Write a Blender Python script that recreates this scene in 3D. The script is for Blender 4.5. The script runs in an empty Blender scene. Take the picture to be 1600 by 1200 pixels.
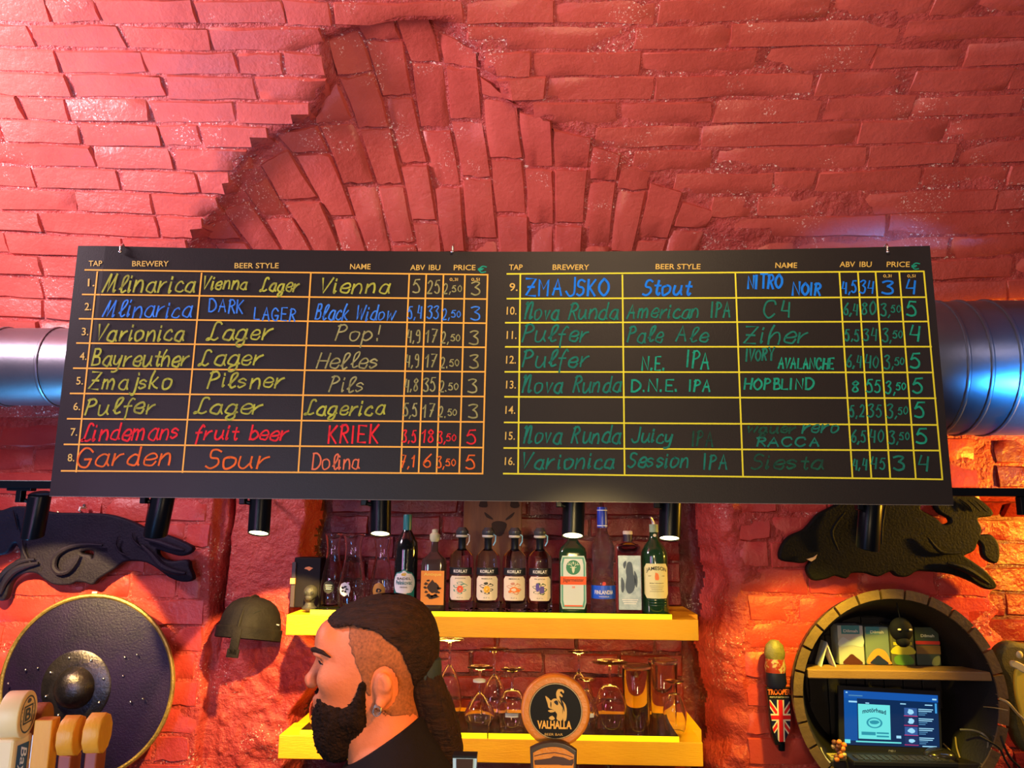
import bpy, bmesh, math, random
import numpy as np
from mathutils import Vector, Matrix
random.seed(7)
rng = np.random.default_rng(7)
C = bpy.context.scene.collection
# ------------------------------------------------------------------ camera
F = 1200.0
PITCH, YAW, ROLL = math.radians(10.2), math.radians(1.75), math.radians(0.54)
CAM = np.array([0.0, 0.0, 1.95])
fw = np.array([-math.sin(YAW)*math.cos(PITCH), math.cos(YAW)*math.cos(PITCH), math.sin(PITCH)])
r0 = np.cross(fw, [0, 0, 1]); r0 /= np.linalg.norm(r0)
u0 = np.cross(r0, fw)
rt = math.cos(ROLL)*r0 + math.sin(ROLL)*u0
up = np.cross(rt, fw)
cd = bpy.data.cameras.new('camera'); cam = bpy.data.objects.new('camera', cd); C.objects.link(cam)
cd.sensor_fit = 'HORIZONTAL'; cd.sensor_width = 36; cd.lens = 36*F/1600; cd.clip_start = 0.05; cd.clip_end = 60
cam.matrix_world = Matrix(((rt[0], up[0], -fw[0], CAM[0]), (rt[1], up[1], -fw[1], CAM[1]), (rt[2], up[2], -fw[2], CAM[2]), (0, 0, 0, 1)))
S = bpy.context.scene; S.camera = cam
S.view_settings.view_transform = 'Standard'; S.view_settings.look = 'None'; S.view_settings.gamma = 1
S.view_settings.use_curve_mapping = False
S.view_settings.exposure = 0.0
# ------------------------------------------------------------------ world and lights
w = bpy.data.worlds.new('world'); S.world = w; w.use_nodes = True
w.node_tree.nodes['Background'].inputs[0].default_value = (0.62, 0.42, 0.55, 1)
w.node_tree.nodes['Background'].inputs[1].default_value = 0.10

def aim(o, loc, target):
    o.location = loc
    d = Vector(target) - Vector(loc)
    o.rotation_euler = d.to_track_quat('-Z', 'Y').to_euler()

def area(name, loc, target, size, power, col, sy=None, spread=None):
    l = bpy.data.lights.new(name, 'AREA'); l.energy = power; l.color = col; l.size = size
    if sy: l.shape = 'RECTANGLE'; l.size_y = sy
    if spread: l.spread = math.radians(spread)
    o = bpy.data.objects.new(name, l); C.objects.link(o); aim(o, loc, target); return o

def spot(name, loc, target, power, col, cone=60, blend=0.3, rad=0.02):
    l = bpy.data.lights.new(name, 'SPOT'); l.energy = power; l.color = col
    l.spot_size = math.radians(cone); l.spot_blend = blend; l.shadow_soft_size = rad
    o = bpy.data.objects.new(name, l); C.objects.link(o); aim(o, loc, target); return o

LIGHTS = [
    # room lights: some read from the light, others added for brightness and tint
    area('cool_left_light', (-2.25, 1.45, 3.08), (-1.0, 2.0, 3.45), 0.35, 62, (1.0, 0.76, 0.86)),  # light from the upper left, no window known there
    area('warm_low_lamp', (0.30, -0.05, 1.70), (0.0, 2.4, 2.6), 0.20, 11, (1.0, 0.72, 0.40)),
    area('warm_ceiling_fill', (0.25, 0.75, 3.0), (0.1, 2.05, 3.45), 0.5, 13, (1.0, 0.70, 0.40)),  # added to brighten the top middle of the vault
    area('pink_room_lamp', (1.9, 0.6, 2.8), (1.2, 2.3, 3.2), 0.4, 3, (1.0, 0.72, 0.76)),
    area('magenta_left_lamp', (-1.5, 0.3, 1.9), (-1.3, 2.6, 2.0), 0.4, 6, (1.0, 0.45, 1.0)),
    area('blue_neon', (-1.5, 0.2, 1.1), (-1.3, 2.4, 2.4), 0.35, 6, (0.12, 0.42, 1.0), 0.2),
    area('blue_neon_under_duct', (-1.95, 2.22, 1.05), (-1.6, 2.42, 2.4), 1.0, 2.2, (0.10, 0.50, 1.0), 0.10, 34),
    area('blue_neon_right', (2.45, 1.15, 1.50), (1.90, 2.26, 2.27), 1.1, 15, (0.04, 0.36, 1.0), 0.08, 17),
    area('cool_glint_strip', (-1.0, -0.1, 1.75), (0.0, 2.5, 1.75), 0.07, 9, (0.6, 0.85, 1.0), 0.8),  # added strip light, only for highlights on bottles and glasses
    spot('amber_lamp_beyond_frame', (2.15, 2.35, 1.98), (1.70, 2.68, 2.1), 105, (1.0, 0.50, 0.03), 150, 0.7, 0.04),
    spot('amber_spot_left', (-1.52, 2.0, 2.04), (-1.62, 2.66, 1.34), 95, (1.0, 0.70, 0.22), 60, 0.12, 0.015),
    spot('amber_spot_helmet', (-0.60, 2.0, 2.03), (-0.88, 2.68, 1.33), 120, (1.0, 0.70, 0.20), 42, 0.15, 0.012),
    spot('amber_spot_right', (0.82, 2.15, 2.0), (0.90, 2.66, 1.2), 50, (1.0, 0.72, 0.05), 72, 0.7, 0.03),
    spot('amber_man_fill', (0.25, 0.75, 2.15), (-0.26, 1.55, 1.66), 80, (1.0, 0.34, 0.03), 30, 0.5, 0.05),  # added to warm the man's face, no known lamp hangs there
    spot('amber_shelf_fill', (0.15, 1.25, 1.985), (0.1, 2.47, 1.44), 44, (1.0, 0.72, 0.26), 58, 0.6, 0.04),  # added to brighten the shelf fronts and bottles
    spot('white_pendant_left', (-1.5, 1.2, 2.0), (-0.4, 1.6, 1.68), 9, (1.0, 0.72, 0.85), 20, 0.5, 0.05),
]
# ------------------------------------------------------------------ pixel helpers (a pixel and a depth give a point)
def ray(px, py):
    return fw + rt*(px-800)/F - up*(py-600)/F
def at(px, py, Y):
    d = ray(px, py); t = Y/d[1]
    return CAM + d*t
def proj(p):
    v = np.asarray(p) - CAM; z = v@fw
    return 800 + F*(v@rt)/z, 600 - F*(v@up)/z
# ------------------------------------------------------------------ materials
MATS = {}
def mat(name, col=(0.5, 0.5, 0.5), rough=0.5, metal=0.0, col2=None, cscale=6.0, bump=0.0, bscale=30.0, bump2=0.0, b2scale=200.0,
        emit=None, es=0.0, trans=0.0, ior=1.45, stretch=None, spec=0.5, coat=0.0, glints=None, sheen=0.0, alpha=1.0, ramp=(0.35, 0.65)):
    if name in MATS: return MATS[name]
    m = bpy.data.materials.new(name); m.use_nodes = True; nt = m.node_tree; N = nt.nodes; L = nt.links
    p = N['Principled BSDF']
    p.inputs['Base Color'].default_value = (*col, 1); p.inputs['Roughness'].default_value = rough
    p.inputs['Metallic'].default_value = metal; p.inputs['IOR'].default_value = ior
    p.inputs['Transmission Weight'].default_value = trans; p.inputs['Specular IOR Level'].default_value = spec
    p.inputs['Coat Weight'].default_value = coat; p.inputs['Coat Roughness'].default_value = 0.15
    p.inputs['Alpha'].default_value = alpha
    if emit: p.inputs['Emission Color'].default_value = (*emit, 1); p.inputs['Emission Strength'].default_value = es
    tc = N.new('ShaderNodeTexCoord'); mp = N.new('ShaderNodeMapping'); L.new(tc.outputs['Object'], mp.inputs[0])
    if stretch: mp.inputs['Scale'].default_value = stretch
    def noise(scale, detail=4, rough_=0.6):
        n = N.new('ShaderNodeTexNoise'); n.inputs['Scale'].default_value = scale; n.inputs['Detail'].default_value = detail
        n.inputs['Roughness'].default_value = rough_; L.new(mp.outputs[0], n.inputs['Vector']); return n
    cout = None
    if col2:
        n = noise(cscale, 5, 0.65)
        r = N.new('ShaderNodeValToRGB'); r.color_ramp.elements[0].color = (*col, 1); r.color_ramp.elements[1].color = (*col2, 1)
        r.color_ramp.elements[0].position = ramp[0]; r.color_ramp.elements[1].position = ramp[1]
        L.new(n.outputs['Fac'], r.inputs[0]); cout = r.outputs[0]
    if glints:  # pale dots painted into the colour for glints on gloss paint
        a = noise(glints[1], 3, 0.7); b = noise(5.5, 3, 0.6)
        r1 = N.new('ShaderNodeMapRange'); r1.inputs[1].default_value = 0.60; r1.inputs[2].default_value = 0.64; L.new(a.outputs['Fac'], r1.inputs[0])
        r2 = N.new('ShaderNodeMapRange'); r2.inputs[1].default_value = glints[2]; r2.inputs[2].default_value = glints[2]+0.06; L.new(b.outputs['Fac'], r2.inputs[0])
        mu = N.new('ShaderNodeMath'); mu.operation = 'MULTIPLY'; L.new(r1.outputs[0], mu.inputs[0]); L.new(r2.outputs[0], mu.inputs[1])
        mx = N.new('ShaderNodeMix'); mx.data_type = 'RGBA'; L.new(mu.outputs[0], mx.inputs[0])
        if cout: L.new(cout, mx.inputs[6])
        else: mx.inputs[6].default_value = (*col, 1)
        mx.inputs[7].default_value = (*glints[0], 1); cout = mx.outputs[2]
    if cout: L.new(cout, p.inputs['Base Color'])
    prev = None
    for st, sc, dist in ((bump, bscale, 0.02), (bump2, b2scale, 0.004)):
        if st:
            n = noise(sc, 5, 0.6); b = N.new('ShaderNodeBump'); b.inputs['Strength'].default_value = st; b.inputs['Distance'].default_value = dist
            L.new(n.outputs['Fac'], b.inputs['Height'])
            if prev: L.new(prev.outputs[0], b.inputs['Normal'])
            L.new(b.outputs[0], p.inputs['Normal']); prev = b
    MATS[name] = m; return m

PAINT = mat('hazed_red_painted_brick', (0.46, 0.078, 0.062), 0.32, col2=(0.56, 0.108, 0.085), cscale=4, bump=0.22, bscale=16, bump2=0.55, b2scale=75, glints=((0.9, 0.68, 0.62), 140, 0.575))  # paler than the wall red: ceiling glare and haze put into the colour
MORTAR = mat('red_painted_mortar', (0.34, 0.05, 0.045), 0.3, col2=(0.55, 0.09, 0.08), cscale=9, bump=0.8, bscale=30, bump2=0.9, b2scale=110, glints=((0.95, 0.78, 0.72), 110, 0.50))
NICHE = mat('shaded_red_painted_brick', (0.15, 0.012, 0.013), 0.3, col2=(0.22, 0.02, 0.018), cscale=6, bump=0.45, bscale=18, bump2=0.6, b2scale=90)  # the brick red again, with the shade of the recesses put into it
WPAINT = mat('deep_red_painted_brick', (0.47, 0.040, 0.036), 0.36, col2=(0.55, 0.065, 0.05), cscale=4, bump=0.22, bscale=16, bump2=0.5, b2scale=75, glints=((0.85, 0.6, 0.55), 140, 0.62))
WALLM = mat('red_painted_plaster', (0.40, 0.036, 0.032), 0.38, col2=(0.52, 0.065, 0.05), cscale=8, bump=0.8, bscale=26, bump2=0.9, b2scale=90, glints=((0.8, 0.6, 0.5), 120, 0.56))
BLACK = mat('black_metal', (0.003, 0.005, 0.008), 0.3, spec=0.2)
BOARDM = mat('blackboard_face', (0.009, 0.007, 0.007), 0.5, col2=(0.014, 0.010, 0.009), cscale=3, bump2=0.1, b2scale=300, spec=0.45, ramp=(0.3, 0.7))
GALV = mat('galvanised_steel', (0.17, 0.17, 0.20), 0.40, 0.9, col2=(0.21, 0.20, 0.23), cscale=5, bump2=0.08, b2scale=60)
STEEL = mat('bright_steel', (0.6, 0.6, 0.6), 0.25, 1.0)
CARVE = mat('dark_stained_carving', (0.006, 0.004, 0.012), 0.6, spec=.18, col2=(0.013, 0.009, 0.022), cscale=5, bump2=0.6, b2scale=140)
CARVE2 = mat('dark_green_black_carving', (0.003, 0.004, 0.004), 0.6, spec=.12, col2=(0.008, 0.007, 0.004), cscale=4, bump2=0.6, b2scale=140)
LEATHER = mat('violet_black_leather', (0.007, 0.004, 0.018), 0.45, col2=(0.016, 0.006, 0.040), cscale=4, bump2=0.5, b2scale=160, spec=0.35)
BRASS = mat('aged_brass_edge', (0.55, 0.36, 0.08), 0.4, 0.75, col2=(0.25, 0.17, 0.05), cscale=20, bump2=0.6, b2scale=120)
IRON = mat('dark_iron', (0.05, 0.045, 0.055), 0.32, 0.9, col2=(0.12, 0.1, 0.1), cscale=15, bump2=0.4, b2scale=120)
HELM = mat('worn_dark_helmet_metal', (0.008, 0.006, 0.007), 0.7, 0.0, spec=.15, col2=(0.017, 0.013, 0.012), cscale=12, bump=0.15, bscale=25, bump2=0.4, b2scale=140)
YWOOD = mat('yellow_lacquered_wood', (0.95, 0.46, 0.006), 0.5, col2=(0.85, 0.36, 0.005), cscale=5, stretch=(0.6, 3, 6), bump2=0.3, b2scale=60, ramp=(0.45, 0.8))
GLOW = mat('glowing_yellow_acrylic', (0.9, 0.8, 0.02), 0.3, emit=(1.0, 0.85, 0.0), es=1.3)
GLASS = mat('clear_glass', (1, 1, 1), 0.03, trans=1.0, ior=1.45)
GGLASS = mat('dark_green_glass', (0.01, 0.035, 0.015), 0.06, coat=0.5)
BGLASS = mat('black_bottle_glass', (0.006, 0.008, 0.008), 0.06, coat=0.5)
LIQ = mat('tinted_glass', (0.85, 0.9, 0.95), 0.03, trans=1.0, ior=1.33)

# ------------------------------------------------------------------ object helpers
def wloc(o):
    v = np.zeros(3)
    while o is not None:
        v += np.array(o.location); o = o.parent
    return v
def tag(o, label=None, cat=None, group=None, kind=None):
    if label: o['label'] = label
    if cat: o['category'] = cat
    if group: o['group'] = group
    if kind: o['kind'] = kind
    return o
def thing(name, label, cat, loc=(0, 0, 0), group=None):
    o = bpy.data.objects.new(name, None); o.empty_display_size = 0.05; C.objects.link(o); o.location = [float(a) for a in loc]
    return tag(o, label, cat, group)
def mo(name, verts, faces, m, parent=None, smooth=True, label=None, auto=None):
    """link one mesh object; verts are in world space (made relative to the parent)"""
    v = np.asarray(verts, dtype=float).reshape(-1, 3)
    off = wloc(parent) if parent is not None else np.zeros(3)
    me = bpy.data.meshes.new(name); me.from_pydata((v-off).tolist(), [], [list(map(int, f)) for f in faces]); me.update()
    me.materials.append(m)
    if smooth: me.polygons.foreach_set('use_smooth', [True]*len(me.polygons))
    if smooth and auto: me.set_sharp_from_angle(angle=math.radians(auto))
    o = bpy.data.objects.new(name, me); C.objects.link(o)
    if parent is not None: o.parent = parent
    if label: o['label'] = label
    return o
def fix_normals(o):
    bm = bmesh.new(); bm.from_mesh(o.data); bmesh.ops.recalc_face_normals(bm, faces=bm.faces); bm.to_mesh(o.data); bm.free(); return o
class MB:
    def __init__(s): s.v = []; s.f = []
    def add(s, v, f):
        n = len(s.v); s.v += [tuple(map(float, a)) for a in v]; s.f += [[n+i for i in q] for q in f]; return s
    def box(s, a, b, rot=None, bev=0.0):
        """box from corner a to corner b, chamfered; rot = (angle, axis) about its centre"""
        a = np.array(a, float); b = np.array(b, float); lo = np.minimum(a, b); hi = np.maximum(a, b); c = (lo+hi)/2; h = (hi-lo)/2
        bev = min(bev, *(h*0.45)) if bev else 0
        bm = bmesh.new(); bmesh.ops.create_cube(bm, size=1)
        for v in bm.verts: v.co = Vector((v.co.x*2*h[0], v.co.y*2*h[1], v.co.z*2*h[2]))
        if bev: bmesh.ops.bevel(bm, geom=list(bm.edges), offset=bev, segments=2, affect='EDGES', profile=0.5)
        M = Matrix.Rotation(rot[0], 3, rot[1]) if rot else Matrix.Identity(3)
        vs = [Vector(c) + M@v.co for v in bm.verts]; fs = [[v.index for v in f.verts] for f in bm.faces]
        bm.free(); return s.add(vs, fs)
    def tube(s, pts, r, n=10, cap=True, closed=False):
        pts = [np.array(p, float) for p in pts]; N = len(pts)
        rr = r if hasattr(r, '__len__') else [r]*N
        V = []; prev = None
        for i, p in enumerate(pts):
            if closed: t = pts[(i+1) % N]-pts[i-1]
            else: t = pts[min(i+1, N-1)]-pts[max(i-1, 0)]
            t = t/(np.linalg.norm(t)+1e-12)
            if prev is None:
                a = np.array([0, 0, 1.0]) if abs(t[2]) < 0.9 else np.array([1.0, 0, 0])
            else: a = prev
            u = a - t*(a@t); u /= np.linalg.norm(u); prev = u; w_ = np.cross(t, u)
            for k in range(n):
                th = 2*math.pi*k/n; V.append(p + rr[i]*(math.cos(th)*u + math.sin(th)*w_))
        Fc = []
        for i in range(N if closed else N-1):
            j = (i+1) % N
            for k in range(n): Fc.append([i*n+k, i*n+(k+1) % n, j*n+(k+1) % n, j*n+k])
        if cap and not closed: Fc.append(list(range(n))[::-1]); Fc.append([(N-1)*n+k for k in range(n)])
        return s.add(V, Fc)
    def lathe(s, prof, c=(0, 0, 0), n=28, ex=2.0, sx=1, sy=1, axis='z', cap=True):
        """prof = [(r, h)...]; ex > 2 squares the section"""
        V = []; c = np.array(c, float)
        for r, h in prof:
            for k in range(n):
                th = 2*math.pi*(k+0.5)/n; ct, st = math.cos(th), math.sin(th)
                q = (abs(ct)**ex + abs(st)**ex)**(-1/ex)
                a, b = r*q*ct*sx, r*q*st*sy
                V.append(c + (np.array([a, b, h]) if axis == 'z' else np.array([a, h, b]) if axis == 'y' else np.array([h, a, b])))
        Fc = []
        for i in range(len(prof)-1):
            for k in range(n): Fc.append([i*n+k, i*n+(k+1) % n, (i+1)*n+(k+1) % n, (i+1)*n+k])
        if cap:
            if prof[0][0] > 1e-5: Fc.append(list(range(n))[::-1])
            if prof[-1][0] > 1e-5: Fc.append([(len(prof)-1)*n+k for k in range(n)])
        return s.add(V, Fc)
    def ball(s, c, r, n=12):
        r = r if hasattr(r, '__len__') else (r, r, r)
        pr = [(math.sin(math.pi*i/n), -math.cos(math.pi*i/n)) for i in range(n+1)]
        V = []
        for a, h in pr:
            for k in range(2*n):
                th = math.pi*k/n; V.append((c[0]+max(a, 1e-4)*r[0]*math.cos(th), c[1]+max(a, 1e-4)*r[1]*math.sin(th), c[2]+h*r[2]))
        Fc = [[i*2*n+k, i*2*n+(k+1) % (2*n), (i+1)*2*n+(k+1) % (2*n), (i+1)*2*n+k] for i in range(n) for k in range(2*n)]
        return s.add(V, Fc)
    def build(s, name, m, parent=None, smooth=True, label=None, auto=35, fix=True):
        o = mo(name, s.v, s.f, m, parent, smooth, label, auto)
        if fix: fix_normals(o); 
        if fix and smooth and auto: o.data.set_sharp_from_angle(angle=math.radians(auto))
        return o

def _curve_mesh(cu):
    o = bpy.data.objects.new('tmp', cu); C.objects.link(o)
    dg = bpy.context.evaluated_depsgraph_get(); me = bpy.data.meshes.new_from_object(o.evaluated_get(dg))
    v = np.array([tuple(a.co) for a in me.vertices]).reshape(-1, 3); f = [list(p.vertices) for p in me.polygons]
    bpy.data.objects.remove(o); bpy.data.curves.remove(cu); bpy.data.meshes.remove(me)
    return v, f
def text2d(s, size=1.0, extrude=0.0, width=None, shear=0.0, bold=0.0, height=None):
    """centred lettering in its own xy plane"""
    cu = bpy.data.curves.new('t', 'FONT'); cu.body = s; cu.size = size; cu.align_x = 'CENTER'; cu.align_y = 'CENTER'; cu.extrude = extrude
    cu.shear = shear; cu.offset = bold; cu.resolution_u = 3
    v, f = _curve_mesh(cu)
    if len(v):
        v[:, :2] -= (v[:, :2].max(0)+v[:, :2].min(0))/2
        if width: v[:, 0] *= width/max(1e-6, np.ptp(v[:, 0]))
        if height: v[:, 1] *= height/max(1e-6, np.ptp(v[:, 1]))
    return v, f
def shape2d(loops, depth, bevel=0.0, bres=2):
    cu = bpy.data.curves.new('s', 'CURVE'); cu.dimensions = '2D'; cu.fill_mode = 'BOTH'; cu.extrude = depth; cu.bevel_depth = bevel; cu.bevel_resolution = bres
    for lp in loops:
        sp = cu.splines.new('POLY'); sp.points.add(len(lp)-1); sp.use_cyclic_u = True
        for i, p in enumerate(lp): sp.points[i].co = (p[0], p[1], 0, 1)
    return _curve_mesh(cu)
def smooth_loop(pts, k=4):
    pts = [np.array(p, float) for p in pts]; n = len(pts); out = []
    for i in range(n):
        p0, p1, p2, p3 = pts[i-1], pts[i], pts[(i+1) % n], pts[(i+2) % n]
        for j in range(k):
            t = j/k; out.append(0.5*((2*p1)+(-p0+p2)*t+(2*p0-5*p1+4*p2-p3)*t*t+(-p0+3*p1-3*p2+p3)*t**3))
    return out
def smooth_open(pts, k=4):
    pts = [np.array(p, float) for p in pts]; n = len(pts); out = []
    if n < 3: return pts
    for i in range(n-1):
        p0, p1, p2, p3 = pts[max(i-1, 0)], pts[i], pts[i+1], pts[min(i+2, n-1)]
        for j in range(k):
            t = j/k; out.append(0.5*((2*p1)+(-p0+p2)*t+(2*p0-5*p1+4*p2-p3)*t*t+(-p0+3*p1-3*p2+p3)*t**3))
    out.append(pts[-1]); return out
def xz(v, Y, off=(0, 0)):
    """2D (x, z, thickness) mesh stood up in the plane y = Y facing the camera"""
    return np.stack([v[:, 0]+off[0], Y-v[:, 2], v[:, 1]+off[1]], 1)
def copy_thing(root, loc, label=None, group=None, rz=None):
    r = root.copy(); C.objects.link(r); r.location = [float(a) for a in loc]
    if rz is not None: r.rotation_euler = (0, 0, rz)
    if label: r['label'] = label
    if group: r['group'] = group
    for ch in list(root.children):
        c = ch.copy(); C.objects.link(c); c.parent = r
        for g in list(ch.children):
            d = g.copy(); C.objects.link(d); d.parent = c
    return r

# numpy value noise ------------------------------------------------
_tab = rng.random((256, 256))
def vnoise(x, y):
    x = np.asarray(x, float); y = np.asarray(y, float)
    xi = np.floor(x).astype(int); yi = np.floor(y).astype(int); fx = x-xi; fy = y-yi
    fx = fx*fx*(3-2*fx); fy = fy*fy*(3-2*fy)
    g = lambda a, b: _tab[a % 256, b % 256]
    return (g(xi, yi)*(1-fx)*(1-fy)+g(xi+1, yi)*fx*(1-fy)+g(xi, yi+1)*(1-fx)*fy+g(xi+1, yi+1)*fx*fy)*2-1
def fbm(x, y, o=4):
    s = 0; a = 1.0
    for i in range(o): s = s+a*vnoise(x*2**i+17*i, y*2**i+31*i); a *= 0.5
    return s
def sst(a, b, x):
    t = np.clip((x-a)/(b-a), 0, 1); return t*t*(3-2*t)

# ------------------------------------------------------------------ room shell
YW = 2.65; ZS = 2.30; RV = 1.3
# vault profile: s = arc length above the spring line
def vault(s):
    """arc near the wall, then a flatter arc over the room; returns y, z, normal into the masonry"""
    s = np.asarray(s, float); ph0 = math.radians(78); s0 = RV*ph0
    a = np.minimum(s, s0)/RV
    y = YW-RV*(1-np.cos(a)); z = ZS+RV*np.sin(a)
    e = np.maximum(s-s0, 0); R2 = 9.0; a2 = ph0+e/R2
    y2 = YW-RV*(1-math.cos(ph0)) - R2*(np.cos(ph0)-np.cos(a2))
    z2 = ZS+RV*math.sin(ph0) + R2*(np.sin(a2)-math.sin(ph0))
    far = s > s0
    y = np.where(far, y2, y); z = np.where(far, z2, z); an = np.where(far, a2, a)
    neg = s < 0; z = np.where(neg, ZS+s, z)
    return y, z, np.cos(np.where(neg, 0, an)), np.sin(np.where(neg, 0, an))
def pix2vault(px, py):
    d = ray(px, py)
    lo, hi = 0.0, 3.0
    def f(s):
        y, z, _, _ = vault(s); return (z-CAM[2])/y - d[2]/d[1]
    for _ in range(40):
        m = (lo+hi)/2
        if f(m) < 0: lo = m
        else: hi = m
    y = float(vault(lo)[0]); t = y/d[1]
    return np.array([CAM[0]+d[0]*t, lo])
FB = [(262, 470), (295, 392), (340, 325), (385, 245), (425, 212), (480, 190), (512, 130), (500, 62), (560, 38), (640, 30), (705, 32), (745, 80), (800, 160), (850, 185), (930, 215), (1010, 262), (1070, 298), (1115, 325), (1180, 385), (1230, 470)]
FBs = np.array([pix2vault(*p) for p in FB])
FPOLY = np.vstack([FBs, [FBs[-1][0]+0.05, -0.5], [FBs[0][0]-0.05, -0.5]])
def in_fan(x, s):
    x = np.asarray(x, float); s = np.asarray(s, float); c = np.zeros(np.broadcast(x, s).shape, bool); P_ = FPOLY; n = len(P_)
    for i in range(n):
        a, b = P_[i], P_[(i+1) % n]
        cond = ((a[1] > s) != (b[1] > s)) & (x < (b[0]-a[0])*(s-a[1])/((b[1]-a[1])+1e-12)+a[0]); c ^= cond
    return c
def fan_dist(x, s):
    x = np.asarray(x, float); s = np.asarray(s, float); best = np.full(np.broadcast(x, s).shape, 9.0)
    for a, b in zip(FBs[:-1], FBs[1:]):
        d = b-a; t = np.clip(((x-a[0])*d[0]+(s-a[1])*d[1])/(d@d), 0, 1)
        best = np.minimum(best, np.hypot(x-a[0]-t*d[0], s-a[1]-t*d[1]))
    return best
def bulge(x, s):
    f = in_fan(x, s); dd = fan_dist(x, s)
    edge = 0.045*(1-sst(-0.2, 0.2, np.asarray(x, float)))
    return np.where(f, edge*sst(0, 0.012, dd)+0.11*(1-np.exp(-dd/0.28)), 0)*sst(0.0, 0.25, np.asarray(s, float))
def PV(x, s, h):
    """point on the vault: x along the wall, s up the curve, h proud of the mortar into the room"""
    x = np.asarray(x, float); s = np.asarray(s, float)
    y, z, ny, nz = vault(s); lump = 0.010*fbm(x*2.3+5, s*2.3+9, 3)
    k = bulge(x, s)+lump-h
    return np.stack([x+0*y, y+k*ny, z+k*nz], -1)
# wall heights field -------------------------------------------------
def X(px, py=950, Y=YW): return float(at(px, py, Y)[0])
XL1, XL2 = X(322), X(343)
XN0, XN1 = X(458), X(1118)
XR0, XR1 = X(1150), X(1553)
def depth(x, z):
    x = np.asarray(x, float); z = np.asarray(z, float)
    wob = 0.018*fbm(z*9+3, z*0+1.5, 3)
    d = 0.035*sst(XL1+wob*0.5, XL1+0.02+wob*0.5, x)
    # open crack
    cx = XL2-0.005+0.012*fbm(z*7, z*0+7, 3)
    d = d+0.09*np.exp(-((x-cx)/(0.006+0.004*vnoise(z*11, z*0)))**2)*sst(1.45, 1.62, z)
    lumpL = (0.5+0.5*fbm(x*9, z*9, 4))
    inpl = sst(XL2, XL2+0.03, x)*(1-sst(XN0+0.12, XN0+0.22, x))
    low = 1-sst(1.50, 1.72, z)
    d = d-inpl*low*(0.014*lumpL+0.006*fbm(x*30, z*30, 3))
    eL = XN0+0.02*fbm(z*8+11, z*0+3, 3)+0.10*np.exp(-((z-1.47)/0.10)**2)
    eR = XN1+0.03*fbm(z*6+21, z*0+13, 3)
    ni = sst(eL-0.008, eL+0.022, x)*(1-sst(eR-0.03, eR+0.05, x))*(1-sst(2.22, 2.28, z))
    d = d*(1-ni)+0.20*ni
    # right part
    rr = sst(eR+0.02, eR+0.09, x); d = d*(1-rr*(1-ni))
    d = d-0.012*fbm(x*14, z*14, 3)*np.exp(-((x-eR-0.05)/0.07)**2)
    ex = XR1+0.015*np.sin(z*72)+0.02*fbm(z*7+2, z*0+8, 2)
    zt = sst(ex-0.01, ex+0.012, x); d = d*(1-zt)+0.24*zt*(1-sst(2.02, 2.06, z))+0.0*zt
    d = d+0.004*fbm(x*6, z*6, 3)
    return d*(1-sst(2.24, 2.3, z))
def PW(x, z, h):
    x = np.asarray(x, float); z = np.asarray(z, float)
    return np.stack([x+0*z, YW+depth(x, z)-h, z+0*x], -1)
def sheet(name, P, x0, x1, s0, s1, nx, ns, m, h=0.0):
    xs = np.linspace(x0, x1, nx); ss = np.linspace(s0, s1, ns); Xg, Sg = np.meshgrid(xs, ss, indexing='ij')
    v = P(Xg, Sg, h).reshape(-1, 3)
    i = np.arange(nx-1)[:, None]*ns+np.arange(ns-1)[None, :]; i = i.ravel()
    f = np.stack([i, i+ns, i+ns+1, i+1], 1)
    o = mo(name, v, f, m); o['kind'] = 'structure'; return o
ceiling = sheet('ceiling', PV, -2.6, 2.6, 0.0, 4.6, 300, 230, MORTAR)
wall = sheet('wall_back', PW, -2.6, 2.6, 0.0, ZS, 1040, 300, WALLM)
wall.data.materials.append(mat('dark_alcove_mortar', (0.07, 0.008, 0.009), 0.35, col2=(0.14, 0.012, 0.012), cscale=12, bump=.6, bscale=30, bump2=.8, b2scale=110, glints=((0.6, 0.5, 0.45), 120, 0.50)))
_co = np.zeros(len(wall.data.vertices)*3); wall.data.vertices.foreach_get('co', _co); _co = _co.reshape(-1, 3)
_fi = np.zeros(len(wall.data.loops), int); wall.data.loops.foreach_get('vertex_index', _fi); _fy = _co[_fi.reshape(-1, 4), 1].mean(1)
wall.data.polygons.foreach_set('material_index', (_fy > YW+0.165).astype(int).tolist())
fl = MB().box((-2.6, -1.6, -0.05), (2.6, 3.0, 0)).build('floor', mat('dark_floor_boards', (0.06, 0.03, 0.02), 0.5, col2=(0.09, 0.05, 0.03), stretch=(1, 8, 1)), smooth=False); fl['kind'] = 'structure'

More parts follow.
